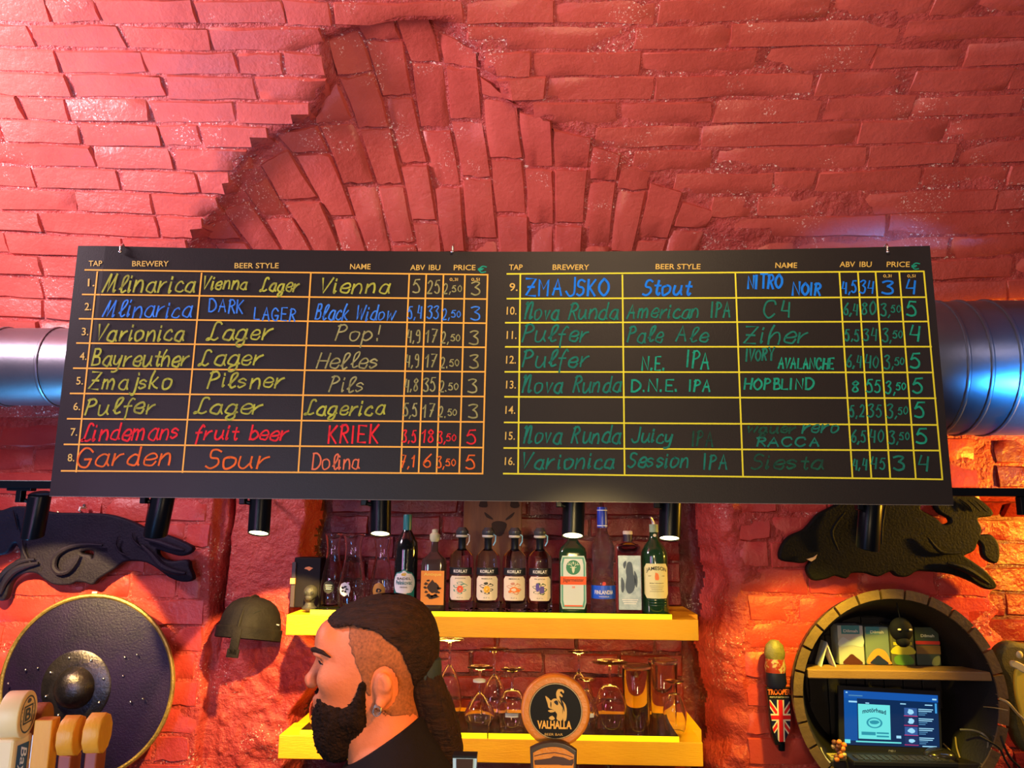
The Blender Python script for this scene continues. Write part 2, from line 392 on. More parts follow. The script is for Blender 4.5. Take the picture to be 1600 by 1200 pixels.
def brick_mesh(P, c, H, jit=0.004, seed=0, nu=7, nv=5, hump=0.0):
    """c = 4 corners (u,v): lower-left, lower-right, upper-right, upper-left; a worn brick with rounded edges"""
    r = np.random.default_rng(seed)
    c = [np.array(p, float) for p in c]
    L = np.linalg.norm(c[1]-c[0])+1e-6; W = np.linalg.norm(c[3]-c[0])+1e-6
    e = 0.0045
    us = np.array([0, min(e/L, .2), .27, .5, .73, 1-min(e/L, .2), 1])[:nu]; vs = np.array([0, min(e/W, .2), .5, 1-min(e/W, .2), 1])
    U, V_ = np.meshgrid(us, vs, indexing='ij')
    uv = (c[0][None, None]*((1-U)*(1-V_))[..., None]+c[1]*(U*(1-V_))[..., None]+c[2]*(U*V_)[..., None]+c[3]*((1-U)*V_)[..., None])
    jt = r.normal(0, jit*0.55, U.shape+(2,)); uv = uv+jt
    rim = (U == 0) | (U == 1) | (V_ == 0) | (V_ == 1)
    tilt = r.normal(0, 0.0022, 2)
    h = np.where(rim, -0.004, H+tilt[0]*(U-.5)*2+tilt[1]*(V_-.5)*2+r.normal(0, 0.0012, U.shape)+hump*(1-(2*U-1)**2))
    # soften corner ring
    near = ((U == us[1]) | (U == us[-2])) & ((V_ == vs[1]) | (V_ == vs[-2])); h = np.where(near & ~rim, h-0.002, h)
    v = P(uv[..., 0], uv[..., 1], h).reshape(-1, 3)
    n2 = len(vs); f = []
    for i in range(len(us)-1):
        for j in range(n2-1):
            a = i*n2+j; f.append([a, a+n2, a+n2+1, a+1])
    return v, f
ceil_bricks = []
def course_s(k): return 0.006+0.0765*k
def sag(x): return 0.012*x*x
for k in range(27):
    s0 = course_s(k); s1 = s0+0.0712; sm = (s0+s1)/2
    xx = np.linspace(-2.5, 2.5, 501); inside = in_fan(xx, sm+sag(xx))
    segs = []
    if inside.any():
        a = xx[inside][0]; b = xx[inside][-1]; segs = [(-2.5, a+0.004), (b-0.004, 2.5)]
    else: segs = [(-2.5, 2.5)]
    rr = np.random.default_rng(100+k)
    for si, (a, b) in enumerate(segs):
        x = a-0.05+(0.14 if k % 2 else 0)*(1 if si == 0 else 1)+rr.uniform(-0.03, 0.03)
        if si == 1: x = a
        first = True
        while x < b-0.03:
            ln = (rr.choice([0.27, 0.285, 0.26, 0.135, 0.4], p=[.3, .3, .18, .10, .12]) if si == 0 and x < 0.2 else rr.choice([0.28, 0.34, 0.5, 0.14], p=[.35, .2, .35, .1]))+rr.uniform(-.012, .012)
            if si == 1 and first and k % 2: ln *= 0.55
            first = False
            x2 = min(x+ln, b)
            if b-x2 < 0.05: x2 = b
            g = 0.003+abs(rr.normal(0, 0.002))*(2.5 if rr.random() < .2 else 1)
            xa, xb = max(x, a), x2-g
            if xb-xa > 0.03:
                w1, w2, w3, w4 = rr.normal(0, 0.0025, 4)
                q = [(xa, s0+sag(xa)+w1), (xb, s0+sag(xb)+w2), (xb+rr.normal(0, .005), s1+sag(xb)+w3), (xa+rr.normal(0, .005), s1+sag(xa)+w4)]
                left = (xa+xb)/2 < 0
                H = 0.008 if left else 0.0035
                ceil_bricks.append((brick_mesh(PV, q, H+rr.normal(0, .0012), jit=0.003, seed=int(rr.integers(1e9))), q))
            x = x2
# fan of bricks over the alcove: columns drawn between joint lines
FL = [[(262, 470), (295, 392), (310, 360)], [(305, 355), (328, 388), (370, 450)], [(338, 330), (372, 385), (415, 450)], [(368, 300), (400, 345), (422, 388), (455, 450)],
      [(395, 262), (440, 340), (470, 388), (503, 450)], [(422, 212), (450, 250), (480, 305), (502, 350), (516, 388), (540, 450)],
      [(484, 190), (500, 225), (527, 300), (556, 385), (575, 450)], [(508, 68), (517, 115), (532, 165), (552, 215), (572, 280), (600, 385), (612, 450)],
      [(553, 42), (580, 130), (595, 185), (610, 240), (626, 320), (641, 385), (650, 450)], [(612, 34), (635, 100), (640, 190), (660, 260), (675, 340), (682, 385), (690, 450)],
      [(668, 30), (690, 115), (698, 200), (714, 270), (723, 385), (727, 450)], [(745, 85), (750, 185), (764, 260), (776, 385), (778, 450)],
      [(806, 165), (815, 220), (822, 300), (826, 388), (828, 450)], [(862, 188), (866, 280), (867, 385), (867, 450)], [(925, 214), (921, 280), (912, 385), (908, 450)],
      [(972, 240), (965, 290), (956, 385), (950, 450)], [(1020, 268), (1010, 320), (996, 385), (985, 450)], [(1070, 300), (1060, 340), (1046, 385), (1025, 450)],
      [(1122, 330), (1110, 352), (1096, 385), (1070, 450)], [(1182, 385), (1205, 420), (1230, 470)]]
def lx(line, y):
    ys = [p[1] for p in line]; xs = [p[0] for p in line]
    if y < ys[0]: return xs[0]+(xs[1]-xs[0])/(ys[1]-ys[0])*(y-ys[0])
    if y > ys[-1]: return xs[-1]+(xs[-1]-xs[-2])/(ys[-1]-ys[-2])*(y-ys[-1])
    return float(np.interp(y, ys, xs))
for i in range(len(FL)-1):
    A, B = FL[i], FL[i+1]; rr = np.random.default_rng(500+i)
    top = max(A[0][1], B[0][1]) if i not in (0,) else 372
    top = (A[0][1]+B[0][1])/2 if 0 < i < len(FL)-2 else max(A[0][1], B[0][1])+8
    y = top; y0 = top-rr.uniform(0, 60)
    while y < 450:
        y2 = y0+rr.uniform(84, 104); y0 = y2
        if y2-y < 20: continue
        y2 = min(y2, 460)
        g = 1.6
        def cn(line, yy, sg):
            px = lx(line, max(yy, 20))+sg*(1.5 if i < 11 else 1.0); return pix2vault(px, yy)
        # lower edge is nearer the wall
        q = [cn(A, y2-g, 1), cn(B, y2-g, -1), cn(B, max(y, B[0][1])+g, -1), cn(A, max(y, A[0][1])+g, 1)]
        ceil_bricks.append((brick_mesh(PV, q, 0.008+rr.normal(0, .002), jit=0.004, seed=int(rr.integers(1e9))), q))
        y = y2
def emit_bricks(lst, parent, m, cap=290, Pz=None):
    # the 290 that show largest get their own object, the rest are one joined part
    def area_px(it):
        v = it[0][0]; c = v.mean(0); px, py = proj(c)
        if (c-CAM)@fw < 0.2: return 0
        a = np.array([proj(p) for p in v]); A = np.ptp(a[:, 0])*np.ptp(a[:, 1])
        if px < -60 or px > 1660 or py < -40 or py > 1230: A *= 0.02
        if 130 < px < 1450 and 420 < py < 770 and c[1] > 1.8: A *= 0.05
        return A
    lst = sorted(lst, key=area_px, reverse=True)
    for (v, f), q in lst[:cap]: mo('brick', v, f, m, parent, auto=44)
    if lst[cap:]:
        b = MB()
        for (v, f), q in lst[cap:]: b.add(v, f)
        o = b.build('brick_course', m, parent, fix=False, auto=None); o['kind'] = 'stuff'
emit_bricks(ceil_bricks, ceiling, PAINT)
# wall bricks
wb = []; nb_ = []
def wall_courses(x0f, x1f, zs, H, Ls, out, seed, jit=0.004, skip=0.0, gap=0.009):
    rr = np.random.default_rng(seed)
    for k, (z0, z1) in enumerate(zip(zs[:-1], zs[1:])):
        a, b = x0f((z0+z1)/2), x1f((z0+z1)/2)
        x = a-(rr.uniform(0.1, 0.16) if k % 2 else rr.uniform(0, 0.04))
        while x < b-0.02:
            x2 = x+rr.choice(Ls)+rr.uniform(-.01, .01)
            if b-x2 < 0.06: x2 = b
            xa, xb = max(x, a), min(x2, b)-0.006
            if xb-xa > 0.03 and rr.random() > skip:
                w_ = rr.normal(0, 0.002, 4)
                q = [(xa, z0+w_[0]), (xb, z0+w_[1]), (xb, z1-gap+w_[2]), (xa, z1-gap+w_[3])]
                out.append((brick_mesh(PW, q, H+rr.normal(0, .0012), jit=jit, seed=int(rr.integers(1e9))), q))
            x = x2
zl = np.arange(1.00, 2.3, 0.0855)
wall_courses(lambda z: -2.3, lambda z: XL1-0.004+0.012*math.sin(z*50), zl, 0.004, [0.27, 0.28, 0.15], wb, 11, gap=.006)
zr = np.arange(1.02, 2.3, 0.088)
wall_courses(lambda z: XR0+0.02, lambda z: XR1-0.018+0.015*math.sin(z*72), zr, 0.003, [0.27, 0.25, 0.16], wb, 12, gap=.006)
zn = np.arange(1.03, 2.2, 0.079)
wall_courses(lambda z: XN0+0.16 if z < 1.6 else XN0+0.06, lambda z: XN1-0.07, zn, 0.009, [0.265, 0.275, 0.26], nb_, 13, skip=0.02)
wall_courses(lambda z: XR1+0.05, lambda z: 2.4, zr, 0.006, [0.27, 0.25], nb_, 14)
emit_bricks(wb, wall, WPAINT)
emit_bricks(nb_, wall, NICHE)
# ------------------------------------------------------------------ round steel ducts
def duct(name, label, pts, r, seams, col=GALV):
    t = thing(name, label, 'duct', pts[0])
    b = MB().tube(pts, r, 40); b.build('duct_pipe', col, t)
    for sx in seams:
        i = int(np.argmin([abs(p[0]-sx[0]) for p in pts])); 
        p = np.array([sx[0], np.interp(sx[0], [q[0] for q in pts], [q[1] for q in pts]), np.interp(sx[0], [q[0] for q in pts], [q[2] for q in pts])])
        R = np.interp(sx[0], [q[0] for q in pts], r if hasattr(r, '__len__') else [r]*len(pts))
        b = MB().lathe([(R-0.01, -0.006), (R+0.0035, -0.005), (R+0.005, 0), (R+0.0035, 0.005), (R-0.01, 0.006)], p, n=40, axis='x', cap=False)
        b.build('seam_ring', col, t)
    return t
DL = at(0, 573, 2.44)
duct('ventilation_duct', 'round galvanised steel duct at the left, behind the menu board', [(-2.6, 2.44, DL[2]), (-1.6, 2.44, DL[2]), (-0.4, 2.44, DL[2]-0.0)], 0.128,
     [(float(at(57, 573, 2.32)[0]), 0), (float(at(-28, 573, 2.32)[0]), 0)])
DR = at(1540, 575, 2.28)
gal2 = mat('blue_lit_galvanised_steel', (0.16, 0.20, 0.27), 0.36, 0.9, col2=(0.21, 0.25, 0.32), cscale=3, bump=0.06, bscale=8, bump2=0.08, b2scale=60)  # blue tint puts the reflected blue light into the steel colour
duct('ventilation_duct', 'wide dented steel duct at the right, behind the menu board', [(0.2, 2.38, DR[2]), (0.75, 2.36, DR[2]), (1.0, 2.29, DR[2]), (1.35, 2.28, DR[2]), (1.6, 2.28, DR[2]), (2.6, 2.28, DR[2])],
     [0.128, 0.13, 0.195, 0.2, 0.2, 0.2], [(float(at(1512, 573, 2.1)[0]), 0), (float(at(1548, 573, 2.1)[0]), 0), (float(at(1592, 573, 2.1)[0]), 0)], gal2)

# ------------------------------------------------------------------ menu board
def YB(x): return 1.75+0.032*(1-min(1.0, ((x+0.02)/1.02)**2))
def bat(px, py, off=0.0):
    d = ray(px, py); Y = 1.77
    for _ in range(6):
        p = CAM+d*(Y/d[1]); Y = YB(p[0])-off
    return CAM+d*(Y/d[1])
board = thing('menu_board', 'long black menu board handwritten with beers and prices, hung over the bar', 'menu board', (0, 1.78, 2.0))
c00, c10, c11, c01 = bat(77, 775), bat(1490, 789), bat(1453, 384), bat(122, 384)
zb0, zb1 = (c00[2]+c10[2])/2, (c11[2]+c01[2])/2
bx0, bx1 = (c00[0]+c01[0])/2, (c10[0]+c11[0])/2
def board_pt(u, v):
    lo = np.array(c00)*(1-u)+np.array(c10)*u; hi = np.array(c01)*(1-u)+np.array(c11)*u
    p = lo*(1-v)+hi*v; p[1] = YB(p[0]); p[2] += -0.004*math.sin(math.pi*u)*v; return p
nu = 60; V = []; Fc = []
for s_ in (0, 1):
    for i in range(nu+1):
        for v in (0, 1):
            p = board_pt(i/nu, v); p[1] += 0.004*s_; V.append(p)
for i in range(nu):
    a = 2*i; Fc.append([a, a+2, a+3, a+1]); b_ = a+2*(nu+1); Fc.append([b_, b_+1, b_+3, b_+2])
    Fc.append([a, b_, b_+2, a+2]); Fc.append([a+1, a+3, b_+3, b_+1])
Fc.append([0, 1, 2*(nu+1)+1, 2*(nu+1)]); Fc.append([2*nu, 2*nu+2*(nu+1), 2*nu+1+2*(nu+1), 2*nu+1])
fix_normals(mo('panel', V, Fc, BOARDM, board, smooth=False))
edge = mat('pale_board_edge', (0.35, 0.3, 0.25), 0.5)
b = MB()
b.tube([board_pt(i/40, 0)+np.array([0, 0.0015, 0]) for i in range(41)], 0.0011, 6)
b.tube([board_pt(0, v/4)+np.array([0, 0.0015, 0]) for v in range(5)], 0.0007, 6); b.tube([board_pt(1, v/4)+np.array([0, 0.0015, 0]) for v in range(5)], 0.0007, 6)
b.build('edge_strip', edge, board)
# --- hand lettering: glyph strokes, x and y as one base-36 digit each (y: 0 descender, 4 baseline, A x-height, E capital)
G = {
 'a': (6, '59 3A 19 07 05 24 44 58|5A 56 64'), 'b': (5, '0E 07 04|08 2A 49 57 45 24 05'), 'c': (5, '49 3A 19 07 05 24 44 55'),
 'd': (6, '59 3A 19 07 05 24 44 57|5E 56 64'), 'e': (5, '07 37 58 4A 2A 08 05 24 44 56'), 'f': (5, '5D 4E 3D 2A 24 21|09 49'),
 'g': (6, '59 3A 19 07 05 24 44 58|5A 55 52 30 11 23 65'), 'h': (6, '1E 0A 04|07 2A 4A 57 54'), 'i': (2, '0A 04 15|0C 0D'), 'j': (4, '3A 33 20 01|3C 3D'),
 'k': (6, '1E 0A 04|4A 17|17 35 54'), 'l': (4, '06 3A 4D 3E 1C 16 24 45'), 'm': (9, '0A 04|08 2A 38 34|38 5A 6A 78 74'), 'n': (6, '0A 04|07 2A 4A 57 54'),
 'o': (6, '2A 09 06 14 34 56 59 3A 2A'), 'p': (6, '0A 00|08 2A 49 57 45 24 05'), 'r': (5, '0A 04|06 29 4A'), 's': (5, '49 2A 09 08 37 46 35 14 05'),
 't': (4, '2D 26 34 45|0A 4A'), 'u': (6, '0A 06 14 34 57|5A 56 64'), 'v': (5, '!0A 24 4A'), 'w': (7, '!0A 14 39 54 7A'), 'y': (6, '0A 06 15 35 48|5A 42 20 00'), 'z': (5, '!0A 4A 04 44'),
 'A': (7, '!04 3E 64|!18 58'), 'B': (6, '!0E 04|0E 3E 4C 3A 0A|09 49 57 55 34 04'), 'C': (7, '6C 5E 2E 0B 07 24 44 66'), 'D': (7, '!0E 04|0E 3E 6B 67 34 04'),
 'E': (6, '!5E 0E 04 54|!09 49'), 'G': (7, '6C 4E 2E 0B 07 24 54 68|!38 68'), 'H': (7, '!1E 04|!7E 64|!09 79'), 'I': (2, '!0E 04'), 'J': (6, '5E 56 44 24 06'),
 'K': (6, '!0E 04|!5E 08|!19 54'), 'L': (7, '6D 5E 3D 25 04 15 44 65'), '_L': (6, '!0E 04 54'), 'M': (9, '04 3E|!3E 34 7E|7E 74 85'), '_M': (7, '!04 0E 38 6E 64'),
 'N': (8, '0D 1E 14|17 3D 5E 58 54 75'), '_N': (7, '!04 0E 64 6E'), 'O': (7, '3E 0B 07 34 67 6B 3E'), 'P': (6, '!1E 04|0D 3E 5C 4A 19'), 'R': (6, '!1E 04|0D 3E 5C 4A 19|!29 54'),
 'S': (6, '5D 3E 1D 1A 49 57 45 24 05'), 'T': (6, '!0E 6E|!3E 34'), 'V': (6, '!0E 24 6E'), 'W': (9, '!0E 24 4C 64 8E'), 'Y': (6, '!0E 39 6E|!39 34'), 'Z': (7, '!0E 6E 04 64|!19 59'),
 '0': (5, '2E 0B 07 24 47 4B 2E'), '1': (3, '!0B 2E 24'), '2': (5, '0C 2E 4C 38 04|!04 44'), '3': (5, '0D 2E 4D 2A|2A 48 45 24 05'), '4': (5, '!1E 08 48|!4D 44'),
 '5': (5, '!4E 1E 0A|0A 2B 48 45 24 05'), '6': (5, '4E 1A 06 24 45 48 29 07'), '7': (5, '!0E 4E 14|!19 39'), '8': (5, '2E 0C 2A 46 24 06 2A 4C 2E'), '9': (5, '4B 2A 0B 1E 3E 4B 45 24'),
 '.': (2, '!04 05'), ',': (2, '!15 03'), '!': (2, '!1E 18|!14 15'), '€': (7, '6D 3E 1B 17 34 65|!0A 4A|!08 38'), ' ': (5, ''),
}
DG = '0123456789ABCDEF'
def strokes(txt, caps=False, gap=2.0, seed=0):
    """unit strokes; returns list of point lists and total width, 10 units = capital height"""
    r = np.random.default_rng(seed); out = []; x = 0
    for ch in txt:
        key = ('_'+ch) if caps and ('_'+ch) in G else ch
        w_, s_ = G[key]
        j = r.normal(0, 0.25, 2); sc = 1+r.normal(0, 0.04)
        if s_:
            for st in s_.split('|'):
                sharp = st.startswith('!'); st = st.lstrip('!')
                pts = [(x+DG.index(a[0])*sc+j[0]+r.normal(0, .12), (DG.index(a[1])-4)*sc+j[1]+r.normal(0, .12)) for a in st.split()]
                out.append(pts if sharp else smooth_open(pts, 5))
        x += w_+gap
    return out, x-gap
def ribbon(mb, pts, wd, off):
    """flat marker stroke on the board; pts are pixels"""
    P_ = [bat(p[0], p[1], off) for p in pts]
    Vv = []
    for i, p in enumerate(P_):
        a = P_[max(i-1, 0)]; c = P_[min(i+1, len(P_)-1)]; t = c-a; t[1] = 0; n = np.linalg.norm(t)
        t = t/n if n > 1e-9 else np.array([1.0, 0, 0]); u = np.array([-t[2], 0, t[0]]); 
        if i == 0: p = p-t*wd*.4
        if i == len(P_)-1: p = p+t*wd*.4
        Vv += [p+u*wd/2, p-u*wd/2]
    for i, v in enumerate(Vv): v[1] = YB(v[0])-off
    mb.add(Vv, [[2*i, 2*i+1, 2*i+3, 2*i+2] for i in range(len(P_)-1)])
def marker(name, a, b_, dens=0.5):
    """chalk marker ink laid in streaks: thin where the pen ran dry"""
    if name in MATS: return MATS[name]
    m = mat(name, a, 0.75, col2=b_, cscale=55, spec=0.2, ramp=(0.35, 0.7)); return m
INK = {'y': marker('yellow_marker', (0.5, 0.55, 0.06), (0.24, 0.25, 0.05)), 'b': marker('blue_marker', (0.06, 0.3, 1.0), (0.03, 0.15, 0.6)), 'B': marker('bright_blue_marker', (0.01, 0.25, 1.0), (0.01, 0.18, 0.9)),
       'r': marker('red_marker', (1.0, 0.03, 0.04), (0.55, 0.02, 0.03)), 'o': marker('orange_marker', (1.0, 0.17, 0.03), (0.6, 0.13, 0.02)), 't': marker('teal_marker', (0.015, 0.24, 0.17), (0.012, 0.13, 0.10)),
       'T': marker('bright_teal_marker', (0.015, 0.42, 0.27), (0.01, 0.22, 0.15)), 'p': marker('pale_yellow_marker', (0.42, 0.42, 0.16), (0.2, 0.2, 0.07)),
       'k': marker('salmon_marker', (0.85, 0.2, 0.09), (0.7, 0.16, 0.07)), 'f': marker('smudged_teal_marker', (0.012, 0.12, 0.07), (0.014, 0.03, 0.025))}
wc = [0]
def word(txt, x0, x1, ybase, cap, ink, caps=None, slope=0.0, slant=0.18, w=0.0042, label=None, squash=None):
    """handwritten word spanning pixels x0..x1, standing on pixel row ybase, capitals cap pixels tall"""
    wc[0] += 1
    if caps is None: caps = txt.replace('.', '').isupper() and len(txt) > 1
    st, W = strokes(txt, caps, seed=wc[0]*13)
    mb = MB(); sx = (x1-x0)/max(W, 1e-6); sy = cap/10.0
    for k, s_ in enumerate(st):
        pts = [(x0+p[0]*sx+p[1]*sy*slant*1.0, ybase-p[1]*sy+slope*(p[0]*sx)) for p in s_]
        ribbon(mb, pts, w*(1+0.12*math.sin(k*2.1)), 0.0012+0.00003*k)
    if mb.v: 
        o = mb.build('handwriting', INK[ink], board, smooth=False, fix=False); o['label'] = 'handwritten %s' % {'y': 'yellow', 'b': 'blue', 'B': 'blue', 'r': 'red', 'o': 'orange', 't': 'teal', 'T': 'teal', 'p': 'pale yellow', 'k': 'orange', 'f': 'faded teal'}[ink]+' word '+txt if txt[0].isalpha() else 'handwritten figure '+txt
        return o
# printed grids
def lineset(name, lines, ink, w=0.0036):
    for l in lines:
        mb = MB(); n = 14
        pts = [(l[0][0]+(l[1][0]-l[0][0])*i/n, l[0][1]+(l[1][1]-l[0][1])*i/n) for i in range(n+1)]
        ribbon(mb, pts, w, 0.0006 if name == 'grid_column_line' else 0.0008); mb.build(name, ink, board, smooth=False, fix=False)
GL = mat('orange_yellow_print', (1.0, 0.50, 0.06), 0.6); GR = mat('lime_yellow_print', (0.85, 0.82, 0.03), 0.6); HD = mat('dull_gold_print', (0.72, 0.5, 0.1), 0.6)
LV = [((152, 425), (119, 737)), ((315, 427), (285, 738)), ((485.7, 428), (466, 738.5)), ((639.5, 429), (626, 739)), ((666, 429.5), (654, 739.5)), ((693, 430), (682, 740)), ((726.5, 430), (717.5, 740)), ((762, 429), (754, 740))]
LYl = [421.7, 460, 498, 536, 575.3, 614.7, 654.3, 694.3, 735.7]; LYr = [429.3, 467.3, 505, 542.7, 581, 619.6, 659.3, 699.3, 740]
LXl = [133, 129, 124, 120, 115, 110, 105.5, 100.5, 96]
lineset('grid_column_line', LV, GL); lineset('grid_row_line', [((LXl[i], LYl[i]), (762-8*i/8, LYr[i])) for i in range(9)], GL)
RV_ = [((813, 429), (809.5, 740)), ((972.5, 430), (976, 741)), ((1149, 428), (1161, 745)), ((1311.5, 425.5), (1332, 746)), ((1340.5, 425), (1361.5, 746.5)), ((1368, 424.5), (1391, 747)), ((1405, 424), (1431, 748)), ((1443.5, 424), (1472.5, 749))]
RYl = [428, 466.7, 504.3, 542, 581, 620, 660, 700, 740]; RYr = [424, 464.3, 502.3, 541.7, 582, 622.3, 664, 704, 749]
RXl = [792.5, 792.5, 790, 790, 789.3, 789, 788.3, 787.7, 787]; RXr = [1443, 1447, 1450.7, 1455, 1458, 1462, 1465, 1468.5, 1472.5]
lineset('grid_column_line', RV_, GR)
lineset('grid_row_line', [((RXl[i], RYl[i]), (RXr[i], RYr[i])) for i in range(9)], GR)
def printed(txt, px, py, wpx, hpx, m=HD, name='printed_heading', rot=0.0):
    v, f = text2d(txt, 1.0, width=wpx, height=hpx, bold=0.01)
    out = []
    for p in v:
        q = bat(px+p[0]+p[1]*0.05, py-p[1]+p[0]*rot, 0.0009); out.append(q)
    mo(name, out, f, m, board, smooth=False)
for t_, x, y, w_ in (('TAP', 149, 411.5, 21), ('BREWERY', 235, 412, 57), ('BEER STYLE', 401, 415, 69), ('NAME', 563, 416.5, 32), ('ABV', 652.5, 418, 23), ('IBU', 679, 418, 18), ('PRICE', 726, 418, 34),
                    ('TAP', 806, 417.5, 21), ('BREWERY', 892, 417.5, 57), ('BEER STYLE', 1059.5, 416.5, 70), ('NAME', 1228.5, 414.5, 34), ('ABV', 1324, 413, 24), ('IBU', 1352.5, 413, 19), ('PRICE', 1403.5, 413, 36)):
    printed(t_, x, y, w_, 8.5)
for t_, x, y in (('0,3l', 709, 437), ('0,5l', 743, 437), ('0,3l', 1386.5, 431.5), ('0,5l', 1424, 431.5)): printed(t_, x, y, 13, 5.5, name='printed_measure')
for i in range(8):
    printed('%d.' % (i+1), [142.5, 137.5, 133, 130, 124.5, 120, 115.5, 111][i], [441.5, 479, 518, 556.5, 595, 635, 675, 715][i], 10.5, 12, HD if i else HD, 'printed_number')
    n = 9+i; printed('%d.' % n, [802.5, 799.5, 799.5, 798.5, 798.5, 797.5, 797, 796.5][i], [448.5, 485.5, 523.5, 562, 601, 640.5, 681, 720.5][i], 13 if n < 10 else 15.5, 12.5, HD, 'printed_number')
word('€', 746, 759, 425, 9, 'T', w=0.003); word('€', 1425, 1437, 420, 9, 'T', w=0.003)
Lb = [456, 495, 532, 570, 608, 647, 688, 727]
# left table: word, x0, x1, baseline, capital height, ink
W_ = [
 ('Mlinarica', 160, 306, 456, 27, 'y', .004), ('Vienna', 316, 388, 452, 20, 'y', .002), ('Lager', 406, 468, 455, 20, 'y', .002), ('Vienna', 500, 610, 458, 23, 'y', .0),
 ('Mlinarica', 160, 300, 495, 26, 'b', .006), ('DARK', 326, 383, 487, 20, 'b', .05), ('LAGER', 397, 464, 499, 19, 'b', .04), ('Black', 492, 546, 499, 24, 'b', .0), ('Widow', 555, 616, 500, 22, 'b', .0),
 ('Varionica', 150, 288, 532, 26, 'y', .0), ('Lager', 322, 426, 531, 26, 'y', .0), ('Pop!', 524, 594, 532, 23, 'p', .0),
 ('Bayreuther', 143, 296, 571, 25, 'y', .01), ('Lager', 310, 412, 570, 25, 'y', .0), ('Helles', 494, 592, 575, 24, 'p', .0),
 ('Zmajsko', 138, 270, 608, 26, 'y', .0), ('Pilsner', 324, 446, 606, 24, 'y', -.0), ('Pils', 514, 570, 612, 24, 'p', .0),
 ('Pulfer', 132, 244, 648, 25, 'y', -.02), ('Lager', 302, 412, 646, 23, 'y', .0), ('Lagerica', 475, 602, 648, 23, 'y', .0),
 ('Lindemans', 126, 280, 689, 26, 'r', -.02), ('fruit', 304, 372, 687, 22, 'r', .0), ('beer', 390, 452, 687, 22, 'r', .0), ('KRIEK', 513, 594, 692, 27, 'r', .0),
 ('Garden', 120, 270, 729, 29, 'o', -.02), ('Sour', 321, 422, 731, 28, 'o', .0), ('Dolina', 488, 564, 733, 23, 'k', .0),
]
for t_, a, b_, y, c_, k, sl in W_: word(t_, a, b_-c_*.1, y, c_, k, slope=sl, slant=0.25 if t_ not in ('KRIEK', 'DARK', 'LAGER', 'Dolina') else 0.08, w=0.0044 if k in 'yro' else 0.0036)
nums = [('5', '25', '2,50', '3', 'p'), ('5,4', '33', '2,50', '3', 'b'), ('4,9', '17', '2,50', '3', 'p'), ('4,9', '17', '2.50', '3', 'p'), ('4,8', '35', '2.50', '3', 'p'), ('5,5', '17', '2.50', '3', 'p'), ('3,5', '18', '3,50', '5', 'r'), ('7,1', '6', '3,50', '5', 'o')]
for i, r_ in enumerate(nums):
    d = [1.8*i]*4; yb = [458, 498, 535, 574, 611, 651, 691, 730][i]; k = r_[4]
    one = len(r_[0]) == 1; six = len(r_[1]) == 1
    word(r_[0], 645-d[0] if one else 639.5-d[0], 656-d[0] if one else 660-d[0], yb, 21 if one else 19, k, slant=.08, w=0.0033)
    word(r_[1], 668-d[0]*.9+(5 if six else 0), 687-d[0]*.9-(2 if six else 0), yb, 20, k, slant=.08, w=0.0033)
    word(r_[2][:2], 693-d[0]*.8, 705-d[0]*.8, yb+1, 17, k, slant=.05, w=0.003); word(r_[2][2:], 707-d[0]*.8, 722-d[0]*.8, yb-2, 10, k, slant=.05, w=0.0026)
    word(r_[3], 737-d[0]*.7, 752-d[0]*.7, yb+2, 21, k, slant=.05, w=0.0034)
W2 = [
 ('ZMAJSKO', 823, 954, 462, 25, 'B', .0), ('Stout', 1004, 1080, 461, 23, 'B', -.0), ('NITRO', 1168, 1224, 450, 20, 'B', .0), ('NOIR', 1238, 1284, 461, 18, 'B', .0),
 ('Nova', 817, 875, 499, 24, 't', .0), ('Runda', 887, 968, 498, 24, 't', .0), ('American', 979, 1094, 497, 22, 't', .0), ('IPA', 1112, 1144, 496, 24, 't', .0), ('C4', 1193, 1238, 496, 26, 't', .0),
 ('Pulfer', 816, 922, 534, 26, 't', .0), ('Pale', 980, 1036, 534, 24, 't', .0), ('Ale', 1056, 1108, 533, 23, 't', .0), ('Ziher', 1160, 1266, 536, 27, 't', .0),
 ('Pulfer', 816, 922, 573, 26, 't', .0), ('N.E.', 1003, 1042, 578, 22, 'T', .0), ('IPA', 1074, 1113, 574, 25, 'T', .0), ('IVORY', 1166, 1210, 564, 18, 't', -.05), ('AVALANCHE', 1217, 1304, 575, 16, 'T', .02),
 ('Nova', 814, 880, 613, 25, 't', .0), ('Runda', 895, 972, 612, 25, 't', .0), ('D.N.E.', 987, 1062, 611, 17, 'T', .0), ('IPA', 1078, 1112, 611, 17, 'T', .0), ('HOPBLIND', 1163, 1273, 608, 16, 'T', .0),
 ('Nova', 816, 879, 692, 26, 't', .0), ('Runda', 893, 972, 692, 26, 't', .0), ('Juicy', 986, 1054, 691, 22, 't', .0), ('IPA', 1082, 1116, 696, 22, 'f', .0),
 ('rero', 1253, 1313, 676, 19, 't', .0), ('RACCA', 1182, 1282, 697, 13, 't', .0),
 ('Varionica', 815, 962, 732, 25, 't', .0), ('Session', 981, 1078, 730, 23, 't', .0), ('IPA', 1100, 1139, 733, 22, 't', .0), ('Siesta', 1173, 1288, 733, 22, 'f', .0),
]
for t_, a, b_, y, c_, k, sl in W2: word(t_, a, b_-c_*.1, y, c_, k, slope=sl, slant=0.2 if not t_.replace('.', '').isupper() else 0.06, w=0.0052 if k == 'B' else 0.0044)
word('wguer', 1168, 1244, 676, 15, 'f', w=0.005)
nr = [('4,5', '34', '3', '4', 'B'), ('6,4', '80', '3,50', '5', 't'), ('5,5', '34', '3,50', '4', 't'), ('6,4', '40', '3,50', '5', 't'), ('8', '55', '3,50', '5', 'T'), ('5,2', '35', '3,50', '5', 't'), ('6,5', '40', '3,50', '5', 't'), ('4,4', '45', '3', '4', 't')]
